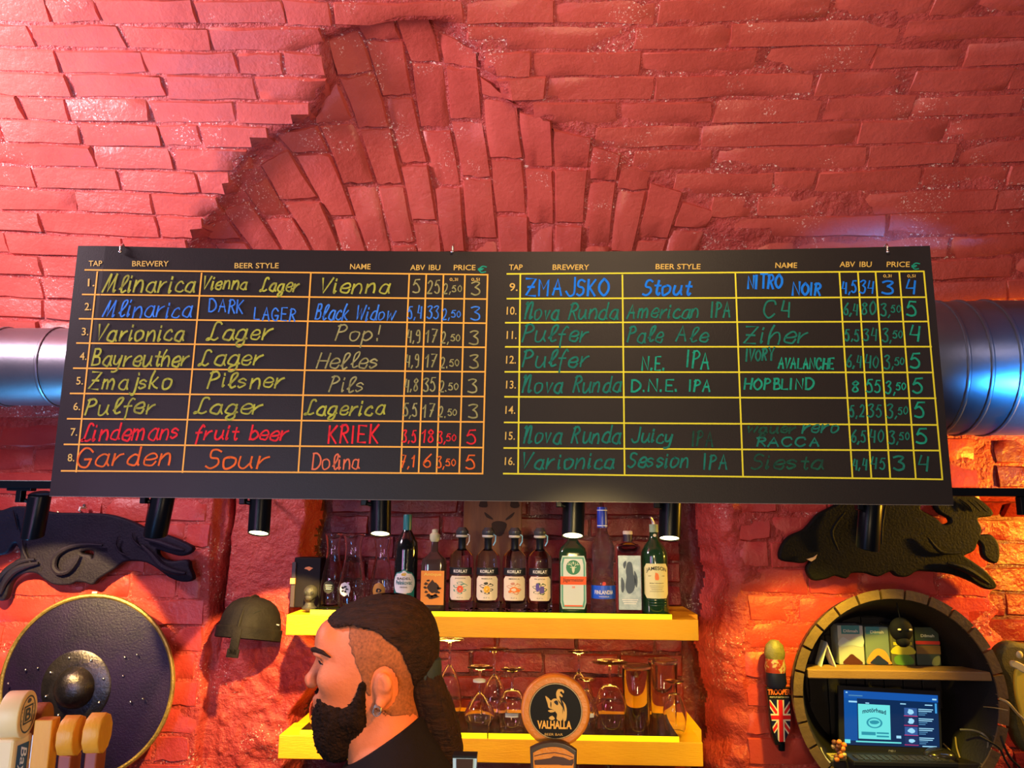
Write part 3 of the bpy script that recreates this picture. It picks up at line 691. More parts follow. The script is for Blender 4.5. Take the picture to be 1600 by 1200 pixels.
for i, r_ in enumerate(nr):
    yb = [458, 492, 532, 574, 613, 651, 691, 733][i]; k = r_[4]; dx = 2.4*i; one = len(r_[0]) == 1
    word(r_[0], (1322 if one else 1316)+dx, (1334 if one else 1338)+dx, yb, 18, k, slant=.06, w=0.0038)
    word(r_[1], 1344+dx*1.05, 1366+dx*1.05, yb, 19, k, slant=.06, w=0.0036)
    if len(r_[2]) == 1: word(r_[2], 1378+dx*1.1, 1396+dx*1.1, yb+1, 21 if i else 18, k, slant=.05, w=0.0045)
    else:
        word(r_[2][:2], 1373+dx*1.1, 1389+dx*1.1, yb+2, 20, k, slant=.05, w=0.0036); word(r_[2][2:], 1390+dx*1.1, 1405+dx*1.1, yb-4, 11, k, slant=.05, w=0.003)
    word(r_[3], 1414+dx*1.25, 1430+dx*1.25, yb+1, 23, 'T' if k == 't' and i < 7 else k, slant=.08, w=0.0042)
# hooks that hang the board, with arms back to the vault
for hx, lab in ((189, 'small steel hook holding the left end of the menu board'), (707, 'small steel hook holding the middle of the menu board'), (1386, 'small steel hook holding the right end of the menu board')):
    p = bat(hx, 388, 0.004); t = thing('hanging_hook', lab, 'hook', p, 'hooks holding the menu board')
    b = MB(); b.tube([p+np.array([0, 0, -0.012]), p+np.array([0, -0.002, 0.004]), p+np.array([0.002, 0.004, 0.012]), p+np.array([0, 0.012, 0.010]), p+np.array([0, 0.016, -0.004])], 0.0022, 8)
    b.build('hook', STEEL, t)
    q = p+np.array([0, 0.016, -0.012]); ye = 2.2 if hx > 1300 else 2.62; b = MB().tube([q, (q[0], ye-.1, q[2]-0.005), (q[0], ye, q[2]-0.005)], 0.004, 8); b.build('bracket_arm', BLACK, t)
    b = MB().ball(p+np.array([0, -0.002, -0.010]), 0.004, 6); b.build('screw_head', STEEL, t)

# ------------------------------------------------------------------ lighting track and lamps
YT = 2.13
TZ = float(at(40, 757, YT)[2])
tr = thing('light_track', 'long black ceiling light track running behind the menu board', 'light track', (0, YT, TZ))
MB().box((-2.3, YT-0.016, TZ-0.011), (2.4, YT+0.016, TZ+0.011), bev=0.002).build('rail', BLACK, tr, smooth=False)
for x in (-0.95, 0.2, 0.95): MB().tube([(x, YT, TZ+.005), (x, 2.3, TZ+.005), (x, 2.645, TZ+.005)], 0.005, 8).build('bracket_arm', BLACK, tr)
LAMPFACE = mat('lamp_face', (1, 0.9, 0.6), 0.4, emit=(1.0, 0.85, 0.42), es=9.0)
DARKFACE = mat('lamp_reflector', (0.7, 0.68, 0.6), 0.25, 0.6, emit=(1.0, 0.85, 0.6), es=0.25)
lamps = [((63, 779), (51, 838), 34, 0, 'tilted black cylinder spotlight at the left end, over the running hound carving', 0.35),
         ((256, 779), (243, 836), 36, 0, 'black cylinder spotlight over the hind legs of the hound carving', 0.3),
         ((408, 782), (404, 834), 34, 1, 'lit black cylinder spotlight above the dark helmet', -0.30),
         ((595, 785), (594, 835), 33, 1, 'lit black cylinder spotlight above the glass carafes', -0.30),
         ((897, 787), (895, 838), 35, 1, 'lit black cylinder spotlight above the square green herbal liqueur bottle', -0.32),
         ((1048, 789), (1046, 842), 34, 1, 'lit black cylinder spotlight above the whiskey bottle at the shelf end', -0.28),
         ((1361, 792), (1355, 857), 34, 0, 'black cylinder spotlight hanging in front of the right animal carving', 0.25)]
for (tp, bp, wd, lit, lab, tilt) in lamps:
    a = at(tp[0], tp[1]-8, YT+0.02); b_ = at(bp[0], bp[1], YT+0.02)
    ax = b_-a; ax[1] += tilt*np.linalg.norm(ax); L = np.linalg.norm(ax); ax /= L; r = wd/2*2.1/F
    t = thing('track_spotlight', lab, 'spotlight', (a[0]-0.02, YT, TZ), 'black spotlights on the light track')
    u = np.cross(ax, [0, 1, 0]); u /= np.linalg.norm(u)
    body = MB(); n = 28
    def ring(c, rr): 
        w_ = np.cross(ax, u); return [c+rr*(math.cos(2*math.pi*k/n)*u+math.sin(2*math.pi*k/n)*w_) for k in range(n)]
    rings = [ring(a, r*0.9), ring(a+ax*0.002, r), ring(b_-ax*0.002, r), ring(b_, r*0.98), ring(b_-ax*0.001, r*0.88), ring(b_-ax*0.010, r*0.84)]
    Vv = [p for q in rings for p in q]; Ff = [list(range(n))]
    for i in range(len(rings)-1):
        for k in range(n): Ff.append([i*n+k, i*n+(k+1) % n, (i+1)*n+(k+1) % n, (i+1)*n+k])
    body.add(Vv, Ff); body.build('lamp_body', BLACK, t)
    c = b_-ax*(0.0035 if lit else 0.008); MB().add(ring(c, r*0.86), [list(range(n))]).build('lamp_lens', LAMPFACE if lit else DARKFACE, t, smooth=False, fix=False)
    tx = a[0]-r-0.012
    MB().box((tx-0.008, YT-0.012, TZ-0.05), (tx+0.008, YT+0.012, TZ-0.011), bev=0.002).build('adapter_stem', BLACK, t, smooth=False)
    MB().box((tx-0.035, YT-0.013, TZ-0.018), (tx+0.035, YT+0.013, TZ-0.009), bev=0.002).build('track_adapter', BLACK, t, smooth=False)
    MB().tube([(tx, YT+0.005, TZ-0.042), tuple(a+ax*0.03)], 0.006, 10).build('pivot', BLACK, t)
    if lit:
        l = bpy.data.lights.new('spot', 'SPOT'); l.energy = 9; l.color = (1.0, 0.72, 0.3); l.spot_size = math.radians(75); l.spot_blend = 0.5; l.shadow_soft_size = 0.02
        o = bpy.data.objects.new('lamp_beam', l); C.objects.link(o); p = b_+ax*0.004; aim(o, p, p+ax)
        o.parent = t; o.location = Vector(p)-t.location
p = at(1596, 790, YT)
t = thing('track_spotlight', 'spotlight cut off by the right edge of the picture', 'spotlight', (p[0], YT, TZ), 'black spotlights on the light track')
MB().box((p[0]-0.008, YT-0.012, TZ-0.06), (p[0]+0.008, YT+0.012, TZ-0.011), bev=0.002).build('adapter_stem', BLACK, t, smooth=False)
MB().tube([(p[0]+0.045, YT, TZ-0.03), (p[0]+0.05, YT, TZ-0.19)], 0.032, 24).build('lamp_body', BLACK, t)

# ------------------------------------------------------------------ wall carvings
def slab(name, loops_px, Y, thick, m, parent, bev=0.006, sm=4):
    loops = []
    for lp in loops_px:
        q = smooth_loop(lp, sm) if sm > 1 else lp
        loops.append([(at(p[0], p[1], Y)[0], at(p[0], p[1], Y)[2]) for p in q])
    v, f = shape2d(loops, thick/2-bev, bev, 2)
    return mo(name, xz(v, Y+thick/2), f, m, parent, auto=50)
YC = 2.585
hound = thing('hound_carving', 'dark wooden cut-out of a leaping hound on the left brick wall', 'wall carving', at(150, 850, 2.64))
outer = [(-120, 838), (-95, 815), (-60, 800), (-20, 798), (0, 800), (20, 794), (45, 795), (80, 803), (125, 804), (165, 806), (200, 816), (230, 830), (262, 840), (286, 850), (298, 858), (283, 866), (262, 861), (244, 856), (243, 866), (252, 876), (268, 880), (290, 878), (293, 888), (298, 904), (282, 906), (264, 899), (246, 886), (230, 877), (212, 874), (192, 876), (178, 886), (160, 897), (150, 904), (143, 911), (132, 908), (118, 907), (108, 911), (85, 911), (70, 903), (56, 893), (36, 893), (22, 900), (12, 912), (6, 932), (0, 936), (-8, 928), (-4, 912), (8, 892), (24, 878), (33, 872), (32, 858), (26, 846), (18, 848), (8, 862), (-10, 866), (-40, 872), (-70, 872), (-85, 862), (-118, 856)]
hole = [(147, 860), (136, 857), (122, 861), (127, 868), (138, 870), (141, 876), (147, 872)]
slab('body', [outer, hole[::-1]], YC, 0.03, CARVE, hound)
def ridge(name, pts, Y, r, m, parent, k=5):
    q = smooth_open([at(p[0], p[1], Y) for p in pts], k); n = len(q)
    rr = [r*(0.35+0.65*math.sin(math.pi*min(max((i+.5)/n, 0), 1))) for i in range(n)]
    return MB().tube(q, rr, 8).build(name, m, parent)
YF = YC-0.014
ridge('curled_tail', [(160, 852), (130, 851), (105, 856), (88, 868), (84, 885), (92, 895), (106, 893), (118, 880), (124, 868)], YF, 0.010, CARVE, hound)
ridge('haunch_ridge', [(184, 838), (181, 850), (186, 862), (198, 868)], YF, 0.004, CARVE, hound); ridge('haunch_ridge', [(206, 832), (208, 844), (220, 855)], YF, 0.004, CARVE, hound)
ridge('shoulder_ridge', [(34, 842), (36, 858), (42, 872), (50, 882)], YF, 0.005, CARVE, hound); ridge('collar_line', [(20, 797), (23, 812), (27, 828)], YF, 0.004, CARVE, hound)
ridge('foreleg', [(60, 880), (40, 884), (22, 892), (8, 908), (0, 928)], YF, 0.012, CARVE, hound)
ridge('foreleg', [(54, 874), (34, 877), (14, 888), (2, 900), (-10, 914)], YF, 0.010, CARVE, hound)
ridge('hind_leg', [(222, 852), (236, 866), (252, 884), (272, 893), (290, 896)], YF, 0.012, CARVE, hound)
ridge('hind_leg', [(226, 842), (250, 848), (272, 856), (288, 860)], YF, 0.009, CARVE, hound)
for x, y in ((124, 797), (90, 800)): MB().tube([at(x, y, 2.66), at(x, y, 2.6)], 0.003, 6).build('mounting_screw', STEEL, hound)
boar = thing('boar_carving', 'dark cut-out of a leaping shaggy animal on the right wall above the barrel', 'wall carving', at(1380, 850, 2.64))
outer = [(1222, 872), (1224, 855), (1236, 840), (1256, 831), (1266, 822), (1280, 806), (1300, 795), (1318, 786), (1345, 776), (1380, 770), (1420, 772), (1440, 780), (1436, 792), (1440, 800), (1462, 812), (1474, 822), (1488, 818), (1486, 808), (1470, 798), (1466, 786), (1480, 776), (1505, 772), (1530, 782), (1550, 802), (1530, 806), (1526, 812), (1532, 826), (1531, 838), (1548, 838), (1558, 850), (1560, 866), (1557, 877), (1547, 874), (1540, 866), (1538, 852), (1528, 842), (1521, 858), (1504, 868), (1520, 880), (1540, 895), (1555, 914), (1544, 918), (1520, 906), (1490, 895), (1450, 890), (1432, 890), (1418, 898), (1404, 898), (1392, 890), (1372, 898), (1354, 893), (1330, 893), (1322, 901), (1305, 897), (1290, 902), (1272, 904), (1264, 890), (1270, 878), (1276, 871), (1262, 873), (1255, 877), (1240, 876)]
slab('body', [outer], YC, 0.028, CARVE2, boar)
ridge('mane_ridge', [(1384, 788), (1378, 820), (1378, 850)], YF, 0.006, CARVE2, boar); ridge('haunch_ridge', [(1450, 840), (1470, 862), (1500, 864)], YF, 0.007, CARVE2, boar)
ridge('hind_leg', [(1480, 880), (1510, 890), (1545, 912)], YF, 0.012, CARVE2, boar); ridge('shoulder_ridge', [(1320, 800), (1300, 830), (1310, 860)], YF, 0.006, CARVE2, boar)
for i, x in enumerate((1500, 1512, 1524)): ridge('bristle', [(x, 780+i), (x+14, 790+i*3), (x+20, 800)], YF, 0.003, CARVE2, boar)
slab('tusk', [[(1262, 874), (1272, 871), (1276, 868), (1274, 873), (1268, 877)]], YC-0.016, 0.006, mat('ivory_paint', (0.6, 0.42, 0.2), 0.5), boar, bev=0.001, sm=1)
MB().tube([at(1418, 788, 2.66), at(1418, 788, 2.6)], 0.003, 6).build('mounting_screw', STEEL, boar)
# ------------------------------------------------------------------ round shield
def disc_frame(pc, rx, Y):
    c = at(pc[0], pc[1], Y); return c, rx
c = at(134, 1072, 2.55); R = float(at(270, 1072, 2.55)[0]-c[0])
sh = thing('round_shield', 'big round shield of dark violet leather with brass rim on left wall', 'shield', (c[0], 2.62, c[2]))
# the shield leans back on the wall a little
def SH(prof, name, m, n=72, parent=sh, cc=c): return MB().lathe([(r, 0-h) for r, h in prof], cc, n=n, axis='y').build(name, m, parent)
SH([(0.0001, 0.022), (R*.3, 0.020), (R*.7, 0.010), (R*.975, -0.004), (R*.985, -0.012), (R*.98, -0.02), (0.0001, -0.02)], 'leather_face', LEATHER)
rim = [c+np.array([R*0.99*math.cos(a), 0.006, R*0.99*math.sin(a)]) for a in np.linspace(0, 2*math.pi, 96, endpoint=False)]
MB().tube(rim, 0.0075, 8, closed=True).build('brass_rim', BRASS, sh)
SH([(0.001, 0.075), (0.02, 0.074), (0.04, 0.066), (0.056, 0.05), (0.062, 0.035), (0.065, 0.028), (0.108, 0.024), (0.113, 0.020), (0.113, 0.010)], 'iron_boss', IRON, 48, cc=c+np.array([-0.02, 0, 0.0]))
rv = MB(); 
for k in range(8):
    a = 2*math.pi*k/8+0.3; MB().ball(c+np.array([-0.02+0.094*math.cos(a), -0.026, 0.094*math.sin(a)]), 0.0045, 6).build('rivet', STEEL, sh)
for px, py in ((40, 1047), (59, 1044), (13, 1068), (195, 1027), (214, 1023), (204, 1097), (223, 1092), (192, 1056), (72, 1067)):
    MB().ball(at(px, py, 2.532), 0.0035, 6).build('rivet', STEEL, sh)
p = at(148, 929, 2.6); MB().box(p-np.array([.009, .003, .010]), p+np.array([.009, .003, .010]), bev=.002).build('hanging_tab', mat('pale_metal_tab', (.6, .58, .55), .4), sh)
p2 = at(126, 795, 2.6)
t = thing('wall_hook', 'small pale hook on the wall above the hound carving', 'hook', p2)
MB().tube([p2+np.array([0, .03, .004]), p2+np.array([0, -.004, .004]), p2+np.array([0, -.008, -.006]), p2+np.array([0, -.002, -.008])], .0035, 8).build('hook', mat('pale_metal_tab', (.6, .58, .55), .4), t)
MB().lathe([(.004, -.004), (.006, 0), (.004, .004)], p2+np.array([0, .02, .012]), n=10, axis='y').build('backplate', STEEL, t)

# ------------------------------------------------------------------ nasal helmet on a nail
hc = at(390, 985, 2.60); hs = 1200/2.55
t = thing('viking_helmet', 'battered dark metal helmet with a nose guard hanging on the wall', 'helmet', (hc[0], 2.66, hc[2]))
hr = 46/F*2.52
prof = [(1.02, -0.05), (1.035, 0.0), (1.0, 0.18), (0.96, 0.42), (0.88, 0.66), (0.74, 0.87), (0.52, 1.03), (0.26, 1.11), (0.001, 1.13)]
b = MB(); b.lathe([(r*hr, h*hr*0.98) for r, h in prof], hc+np.array([0, 0.0, 0]), n=40, sy=1.12, cap=False)
b.lathe([(r*hr*0.95, h*hr*0.93) for r, h in prof], hc, n=40, sy=1.12, cap=False)
M3 = Matrix.Rotation(math.radians(4), 3, 'Y') @ Matrix.Rotation(math.radians(-10), 3, 'X')
def rotv(vs, c0): return [tuple(np.array(c0)+np.array(M3 @ Vector(np.array(v)-np.array(c0)))) for v in vs]
b.v = rotv(b.v, hc); b.build('dome', HELM, t)
b = MB(); b.lathe([(hr*1.03, -0.30*hr), (hr*1.075, -0.27*hr), (hr*1.075, 0.06*hr), (hr*1.05, 0.09*hr), (hr*1.02, 0.06*hr), (hr*1.0, -0.28*hr)], hc, n=40, sy=1.1, cap=False); b.v = rotv(b.v, hc); b.build('brow_band', HELM, t)
def arc(yz, side=0):
    return [hc+np.array([side, -math.cos(a)*hr*1.13*yz, math.sin(a)*hr*1.12*yz]) for a in np.linspace(0.05, math.pi*0.9, 18)]
b = MB(); b.tube(arc(1.0), 0.006, 8); b.v = rotv(b.v, hc); b.build('crest_strip', HELM, t)
b = MB(); b.box(hc+np.array([-.014, -hr*1.2, -.078]), hc+np.array([.014, -hr*1.13, .0]), bev=.003); b.box(hc+np.array([-.019, -hr*1.2, -.086]), hc+np.array([.019, -hr*1.13, -.06]), bev=.003); b.v = rotv(b.v, hc); b.build('nose_guard', HELM, t)
b = MB(); b.tube([hc+np.array([.022, -hr*1.03, .035]), hc+np.array([.036, -hr*.93, .052]), hc+np.array([.05, -hr*.80, .062])], .0016, 6); b.v = rotv(b.v, hc); b.build('gash', mat('black_gash', (.003, .003, .003), .9), t)
for px, py, dx in ((341, 977, -1), (436, 977, 1)):
    q = at(px, py, 2.58); MB().tube([q, q+np.array([-dx*.018, .002, .004])], .0022, 6).build('rivet_pin', mat('bright_pin', (.8, .8, .78), .3, .6), t)
MB().tube([hc+np.array([0, 0.0, hr*.5]), (hc[0], 2.69, hc[2]+hr*.5)], .004, 8).build('wall_peg', BLACK, t)
# ------------------------------------------------------------------ shelves
YSF = 2.45   # front plane of the shelf boards
def shelf(label, pl, pr, th_px, ac):
    a = at(pl[0], pl[1], YSF); b_ = at(pr[0], pr[1], YSF); z1 = (a[2]+b_[2])/2; th = th_px/F*2.43
    t = thing('wall_shelf', label, 'shelf', ((a[0]+b_[0])/2, 2.66, z1-th))
    # notched to fit into the alcove
    MB().box((a[0], YSF, z1-th), (b_[0], 2.60, z1), bev=.002).build('board', YWOOD, t, smooth=False)
    MB().box((XN0+.05, 2.60, z1-th+.001), (XN1-.07, 2.86, z1-.001)).build('board_back', YWOOD, t, smooth=False)
    n = len(ac)
    for x0, x1 in ac:
        p, q = at(x0, pl[1], YSF)[0], at(x1, pl[1], YSF)[0]
        MB().box((p, YSF+.003, z1), (q, 2.72, z1+.0148), bev=.001).build('smoked_glass_panel', mat('smoked_glass_panel', (.012, .014, .006), .12), t, smooth=False)
        MB().box((p, YSF+.001, z1+.0005), (q, YSF+.0028, z1+.0150)).build('glowing_edge', GLOW, t, smooth=False)
    return t, z1
UPS, ZU = shelf('upper yellow wooden shelf carrying the liquor bottles', (448, 961), (1091, 968), 30, [(484, 1050)])
_, ZL = shelf('lower yellow wooden shelf carrying upturned beer glasses', (436, 1149), (1098, 1160), 33, [(468, 761), (763, 1061)])
MB().box((X(480), 2.66, ZU-.062-.008), (X(1070), 2.675, ZU-.062+.001)).build('added_glow_strip', mat('added_yellow_glow', (1, .8, .2), .4, emit=(1.0, .72, .12), es=20.0), UPS, smooth=False)  # hidden glowing strip, added to brighten the glasses below
ZU += .015; ZL += .015
# ------------------------------------------------------------------ bottles
PAPER = mat('cream_label', (0.72, 0.62, 0.46), 0.7)
WHITEP = mat('white_label', (0.75, 0.75, 0.72), 0.7); BLK = mat('black_print', (0.01, 0.01, 0.01), 0.7)
YB_ = 2.505
def scale_at(Y): return F/(Y*1.0)   # rough pixels per metre at that depth
def bottle_root(name, label, px, group=None, Y=YB_, z=None):
    p = at(px, 900, Y); return thing(name, label, 'bottle', (p[0], Y, ZU if z is None else z), group)
def wrap(parent, name, v, f, r, zc, m, ang=0.0, off=0.0006, flat=False, xoff=0.0, ey=1.0):
    """flat print (x, z) wrapped on the front of a round bottle of radius r, or laid on a flat face y=-r"""
    o = wloc(parent if parent.parent is None else parent)
    out = []
    for p in v:
        x, z = p[0]+xoff, p[1]
        if flat: out.append(o+np.array([x, -r-off, zc+z]))
        else:
            a = x/r+ang; out.append(o+np.array([(r+off)*math.sin(a), -(r+off)*math.cos(a)*ey, zc+z]))
    return mo(name, out, f, m, parent, smooth=False)
def rect2d(w_, h_, nx=10, round_=0.0):
    if round_:
        lp = []
        for cx, cz, a0 in ((w_/2-round_, h_/2-round_, 0), (-w_/2+round_, h_/2-round_, 90), (-w_/2+round_, -h_/2+round_, 180), (w_/2-round_, -h_/2+round_, 270)):
            for k in range(4): a = math.radians(a0+30*k); lp.append((cx+round_*math.cos(a), cz+round_*math.sin(a)))
        # strips so that it bends well
        zs = np.linspace(-h_/2, h_/2, 9); V = []; 
        for z in zs:
            e = 0.0
            d = abs(z)-(h_/2-round_)
            if d > 0: e = round_-math.sqrt(max(0, round_**2-d**2))
            for x in np.linspace(-w_/2+e, w_/2-e, nx+1): V.append((x, z, 0))
        f = [[j*(nx+1)+i, j*(nx+1)+i+1, (j+1)*(nx+1)+i+1, (j+1)*(nx+1)+i] for j in range(8) for i in range(nx)]
        return np.array(V), f
    V = [(x, z, 0) for z in (-h_/2, h_/2) for x in np.linspace(-w_/2, w_/2, nx+1)]
    return np.array(V), [[i, i+1, nx+2+i, nx+1+i] for i in range(nx)]
def oval2d(a, b, n=28, rings=4):
    V = []
    for j in range(9):
        z = -b+2*b*j/8; e = a*math.sqrt(max(0, 1-(z/b)**2*0.995)); V += [(x, z, 0) for x in np.linspace(-e, e, 9)]
    return np.array(V), [[j*9+i, j*9+i+1, (j+1)*9+i+1, (j+1)*9+i] for j in range(8) for i in range(8)]
def poly2d(lp): 
    v, f = shape2d([lp], 0.0); return v, f
def blob2d(cx, cz, a, b, seed=0, n=12, j=.2):
    r = np.random.default_rng(seed)
    lp = [(cx+a*math.cos(2*math.pi*k/n)*(1+r.uniform(-j, j)), cz+b*math.sin(2*math.pi*k/n)*(1+r.uniform(-j, j))) for k in range(n)]
    return poly2d(lp)
def txt(parent, s, r, zc, w_, h_, m, flat=False, off=.0012, x=0.0, ang=0):
    v, f = text2d(s, 1.0, width=w_, height=h_, bold=.015); return wrap(parent, 'lettering', v, f, r, zc, m, flat=flat, off=off, xoff=x)
def lines(parent, r, zc, n, w_, m, dz=.0035, flat=False, h_=.0012):
    b = MB()
    for i in range(n):
        v, f = rect2d(w_*(1-.12*(i % 3)), h_, 6); b.add([(p[0], p[1]-i*dz, 0) for p in v], f)
    return wrap(parent, 'small_print', np.array(b.v), b.f, r, zc, m, flat=flat, off=.0012)
K = 2.54/F     # metres per pixel at the bottles
# 1 dark green wormwood liqueur bottle
t = bottle_root('liqueur_bottle', 'dark bottle with oval white label and teal neck capsule, left end of the bottles', 634)
H = 139*K; r = 17.5*K
MB().lathe([(r*.9, 0), (r, .004), (r, H*.62), (r*.93, H*.70), (r*.6, H*.78), (r*.33, H*.84), (r*.32, H*.985), (r*.30, H)], wloc(t), n=32).build('glass_body', BGLASS, t)
TEAL = mat('teal_capsule', (0.01, 0.16, 0.17), .35); MB().lathe([(r*.36, H*.80), (r*.36, H*.985), (r*.33, H*1.0), (.001, H*1.003)], wloc(t), n=24).build('neck_capsule', TEAL, t)
v, f = rect2d(r*2.0, .034, 10); wrap(t, 'base_label', v, f, r, .046, mat('teal_label', (0.01, .18, .15), .6))
v, f = oval2d(r*1.08, .042); wrap(t, 'label_rim', v, f, r, .082, mat('teal_label', (0.01, .18, .15), .6), off=.0008)
v, f = oval2d(r*1.0, .038); lb = wrap(t, 'oval_label', v, f, r, .082, WHITEP, off=.0011)
txt(lb, 'BADEL', r, .096, .044, .007, BLK, off=.0018); txt(lb, 'Pelinkovac', r, .084, .052, .013, TEAL, off=.0018); txt(lb, 'ORIGINAL', r, .070, .024, .004, BLK, off=.0018)
v, f = blob2d(0, 0, .008, .005, 3); wrap(lb, 'gold_crest', v, f, r, .109, mat('gold_print', (.7, .5, .05), .5), off=.0018)
v, f = blob2d(0, 0, .010, .006, 4); wrap(t, 'gold_seal', v, f, r, .046, mat('gold_print', (.7, .5, .05), .5), off=.0014)
# 2 square bottle with orange label
t = bottle_root('brandy_bottle', 'square glass bottle with orange printed label and pale round stopper', 678)
H = 118*K; r = 18.5*K
MB().lathe([(r*.96, 0), (r, .004), (r, H*.56), (r*.9, H*.63), (r*.5, H*.68), (r*.28, H*.72), (r*.27, H*.86)], wloc(t), n=32, ex=5, sy=.8).build('glass_body', mat('smoky_glass', (.05, .03, .025), .06, coat=.5), t)
MB().lathe([(r*.30, H*.84), (r*.42, H*.87), (r*.42, H*.93), (r*.25, H*.955), (r*.25, H*.99), (r*.1, H)], wloc(t), n=20).build('stopper', mat('pale_green_stopper', (.55, .58, .35), .5), t)
v, f = rect2d(r*1.86, .104); lb = wrap(t, 'orange_label', v, f, r*.8, .069, mat('orange_label', (.85, .30, .035), .6), flat=True, off=.001)
txt(lb, 'Antique', r*.8, .109, .055, .012, mat('yellow_print', (.9, .65, .1), .6), flat=True, off=.002)
b = MB()
v, f = blob2d(.003, 0, .017, .020, 5, 14, .25); b.add(v, f)
for k in range(9):
    a = 2.2+k*.5; v, f = blob2d(.022*math.cos(a), .026*math.sin(a), .006, .004, 20+k, 7, .4); b.add(v, f)
v, f = blob2d(0, -.028, .018, .005, 9, 16, .5); b.add(v, f); wrap(lb, 'dark_vignette', np.array(b.v), b.f, r*.8, .070, mat('brown_print', (.05, .025, .01), .7), flat=True, off=.002)
# 3-6 four fruit brandies of one make
CLEARB = mat('clear_spirit_bottle', (.9, .93, 1), .04, trans=1.0, ior=1.25)
def korlat(px, fruit, lab, col, col2, ribbon_col):
    t = bottle_root('fruit_brandy_bottle', lab, px, 'clear fruit brandy bottles with black and cream labels')
    H = 121*K; r = 18.5*K
    MB().lathe([(r*.9, 0), (r, .004), (r*1.0, H*.58), (r*.93, H*.66), (r*.6, H*.71), (r*.28, H*.745), (r*.27, H*.86)], wloc(t), n=32).build('glass_body', CLEARB, t)
    MB().lathe([(r*.3, H*.72), (r*.31, H*.86), (r*.38, H*.875), (r*.38, H*.91)], wloc(t), n=24).build('neck_wrap', mat('black_foil', (.012, .014, .02), .3, .4), t)
    MB().lathe([(r*.44, H*.90), (r*.52, H*.92), (r*.52, H*.955), (r*.4, H*.975), (r*.3, H*1.0), (.001, H*1.0)], wloc(t), n=24).build('stopper', mat('grey_black_stopper', (.05, .055, .065), .3, .3), t)
    MB().lathe([(r*.42, H*.875), (r*.5, H*.885), (r*.5, H*.905), (r*.42, H*.91)], wloc(t), n=24).build('stopper_ring', mat('pale_ring', (.45, .45, .42), .4), t)
    MB().tube([wloc(t)+np.array(q) for q in ((r*.40, -.008, H*.92), (r*.62, -.008, H*.90), (r*.60, -.008, H*.83), (r*.42, -.008, H*.78))], .0020, 6).build('cord', ribbon_col, t)
    v, f = rect2d(r*2.1, .022); w1 = wrap(t, 'black_band', v, f, r, .121, mat('black_label', (.006, .007, .012), .5))
    txt(w1, 'KORLAT', r, .121, .044, .0095, WHITEP)
    v, f = rect2d(r*1.95, .073, 10, .008); lb = wrap(t, 'cream_label', v, f, r, .070, PAPER)
    txt(lb, {'strawberry': 'JAGODA', 'apricot': 'MARELICA', 'honey': 'MEDICA', 'plum': 'ŠLJIVA'}[fruit], r, .099, .034, .0045, BLK)
    m1 = mat('print_'+fruit, col, .6); m2 = mat('leaf_'+fruit, col2, .6)
    b = MB(); 
    for k in range(6):
        a = k*1.05+len(fruit); v, f = blob2d(.015*math.cos(a), .014*math.sin(a), .009, .005, k+len(fruit), 7, .5); b.add(v, f)
    wrap(lb, 'leaf_print', np.array(b.v), b.f, r, .070, m2, off=.0012)
    if fruit == 'plum':
        b = MB(); v, f = blob2d(-.007, .004, .006, .014, 1); b.add(v, f); v, f = blob2d(.006, -.003, .008, .012, 2); b.add(v, f)
    elif fruit == 'honey':
        b = MB(); 
        for dx, dz, s in ((0, -.004, .012), (-.012, -.009, .005), (.013, -.006, .006)): v, f = blob2d(dx, dz, s, s*.8, int(s*1e4), 8); b.add(v, f)
    else:
        b = MB(); v, f = blob2d(0, -.003, .010, .011, 6, 14, .06); b.add(v, f)
    wrap(lb, 'fruit_print', np.array(b.v), b.f, r, .070, m1, off=.0018)
    txt(lb, '0,7 L', r, .041, .02, .003, BLK)
S1 = mat('silver_cord', (.5, .5, .55), .3, .6); S2 = mat('blue_cord', (.15, .45, .75), .4)
korlat(721, 'strawberry', 'clear brandy bottle whose cream label shows red fruit, first of four', (.75, .10, .03), (.12, .28, .22), S1)
korlat(762, 'apricot', 'clear brandy bottle whose cream label shows a round orange fruit, second of four', (.9, .45, .02), (.03, .035, .02), S2)
korlat(804, 'honey', 'clear brandy bottle whose cream label shows an orange crown-like cluster, third of four', (.85, .2, .02), (.55, .25, .15), S2)
korlat(843.5, 'plum', 'clear brandy bottle whose cream label shows purple plums, last of four', (.09, .06, .30), (.07, .12, .05), S2)
# 7 square herbal liqueur
t = bottle_root('herbal_liqueur_bottle', 'square dark green bottle with green framed label, orange band and stag emblem', 895)
H = 128*K; r = 20.5*K; GRN = mat('green_print', (.03, .22, .11), .6)
MB().lathe([(r*.97, 0), (r, .004), (r, H*.66), (r*.9, H*.72), (r*.5, H*.78), (r*.3, H*.83), (r*.29, H*.95), (r*.34, H*.96), (r*.34, H*1.02), (.001, H*1.02)], wloc(t), n=36, ex=5, sy=.75).build('glass_body', GGLASS, t)
yf = r*.75
v, f = rect2d(r*1.84, .161*1.0, 8, .006); lb = wrap(t, 'label_border', v, f, yf, .091, mat('pale_mint', (.5, .68, .58), .6), flat=True, off=.001)
v, f = rect2d(r*1.70, .152, 8, .004); wrap(lb, 'green_frame', v, f, yf, .091, mat('mid_green', (.10, .36, .26), .6), flat=True, off=.0014)
v, f = rect2d(r*1.46, .143, 8, .004); wrap(lb, 'label_field', v, f, yf, .091, mat('pale_label', (.62, .70, .66), .6), flat=True, off=.0018)
v, f = rect2d(r*1.86, .025); wrap(lb, 'orange_band', v, f, yf, .096, mat('orange_band', (.85, .10, .015), .6), flat=True, off=.0022)
txt(lb, 'Jägermeister', yf, .0965, .066, .014, mat('dark_print', (.10, .02, .01), .6), flat=True, off=.0028)
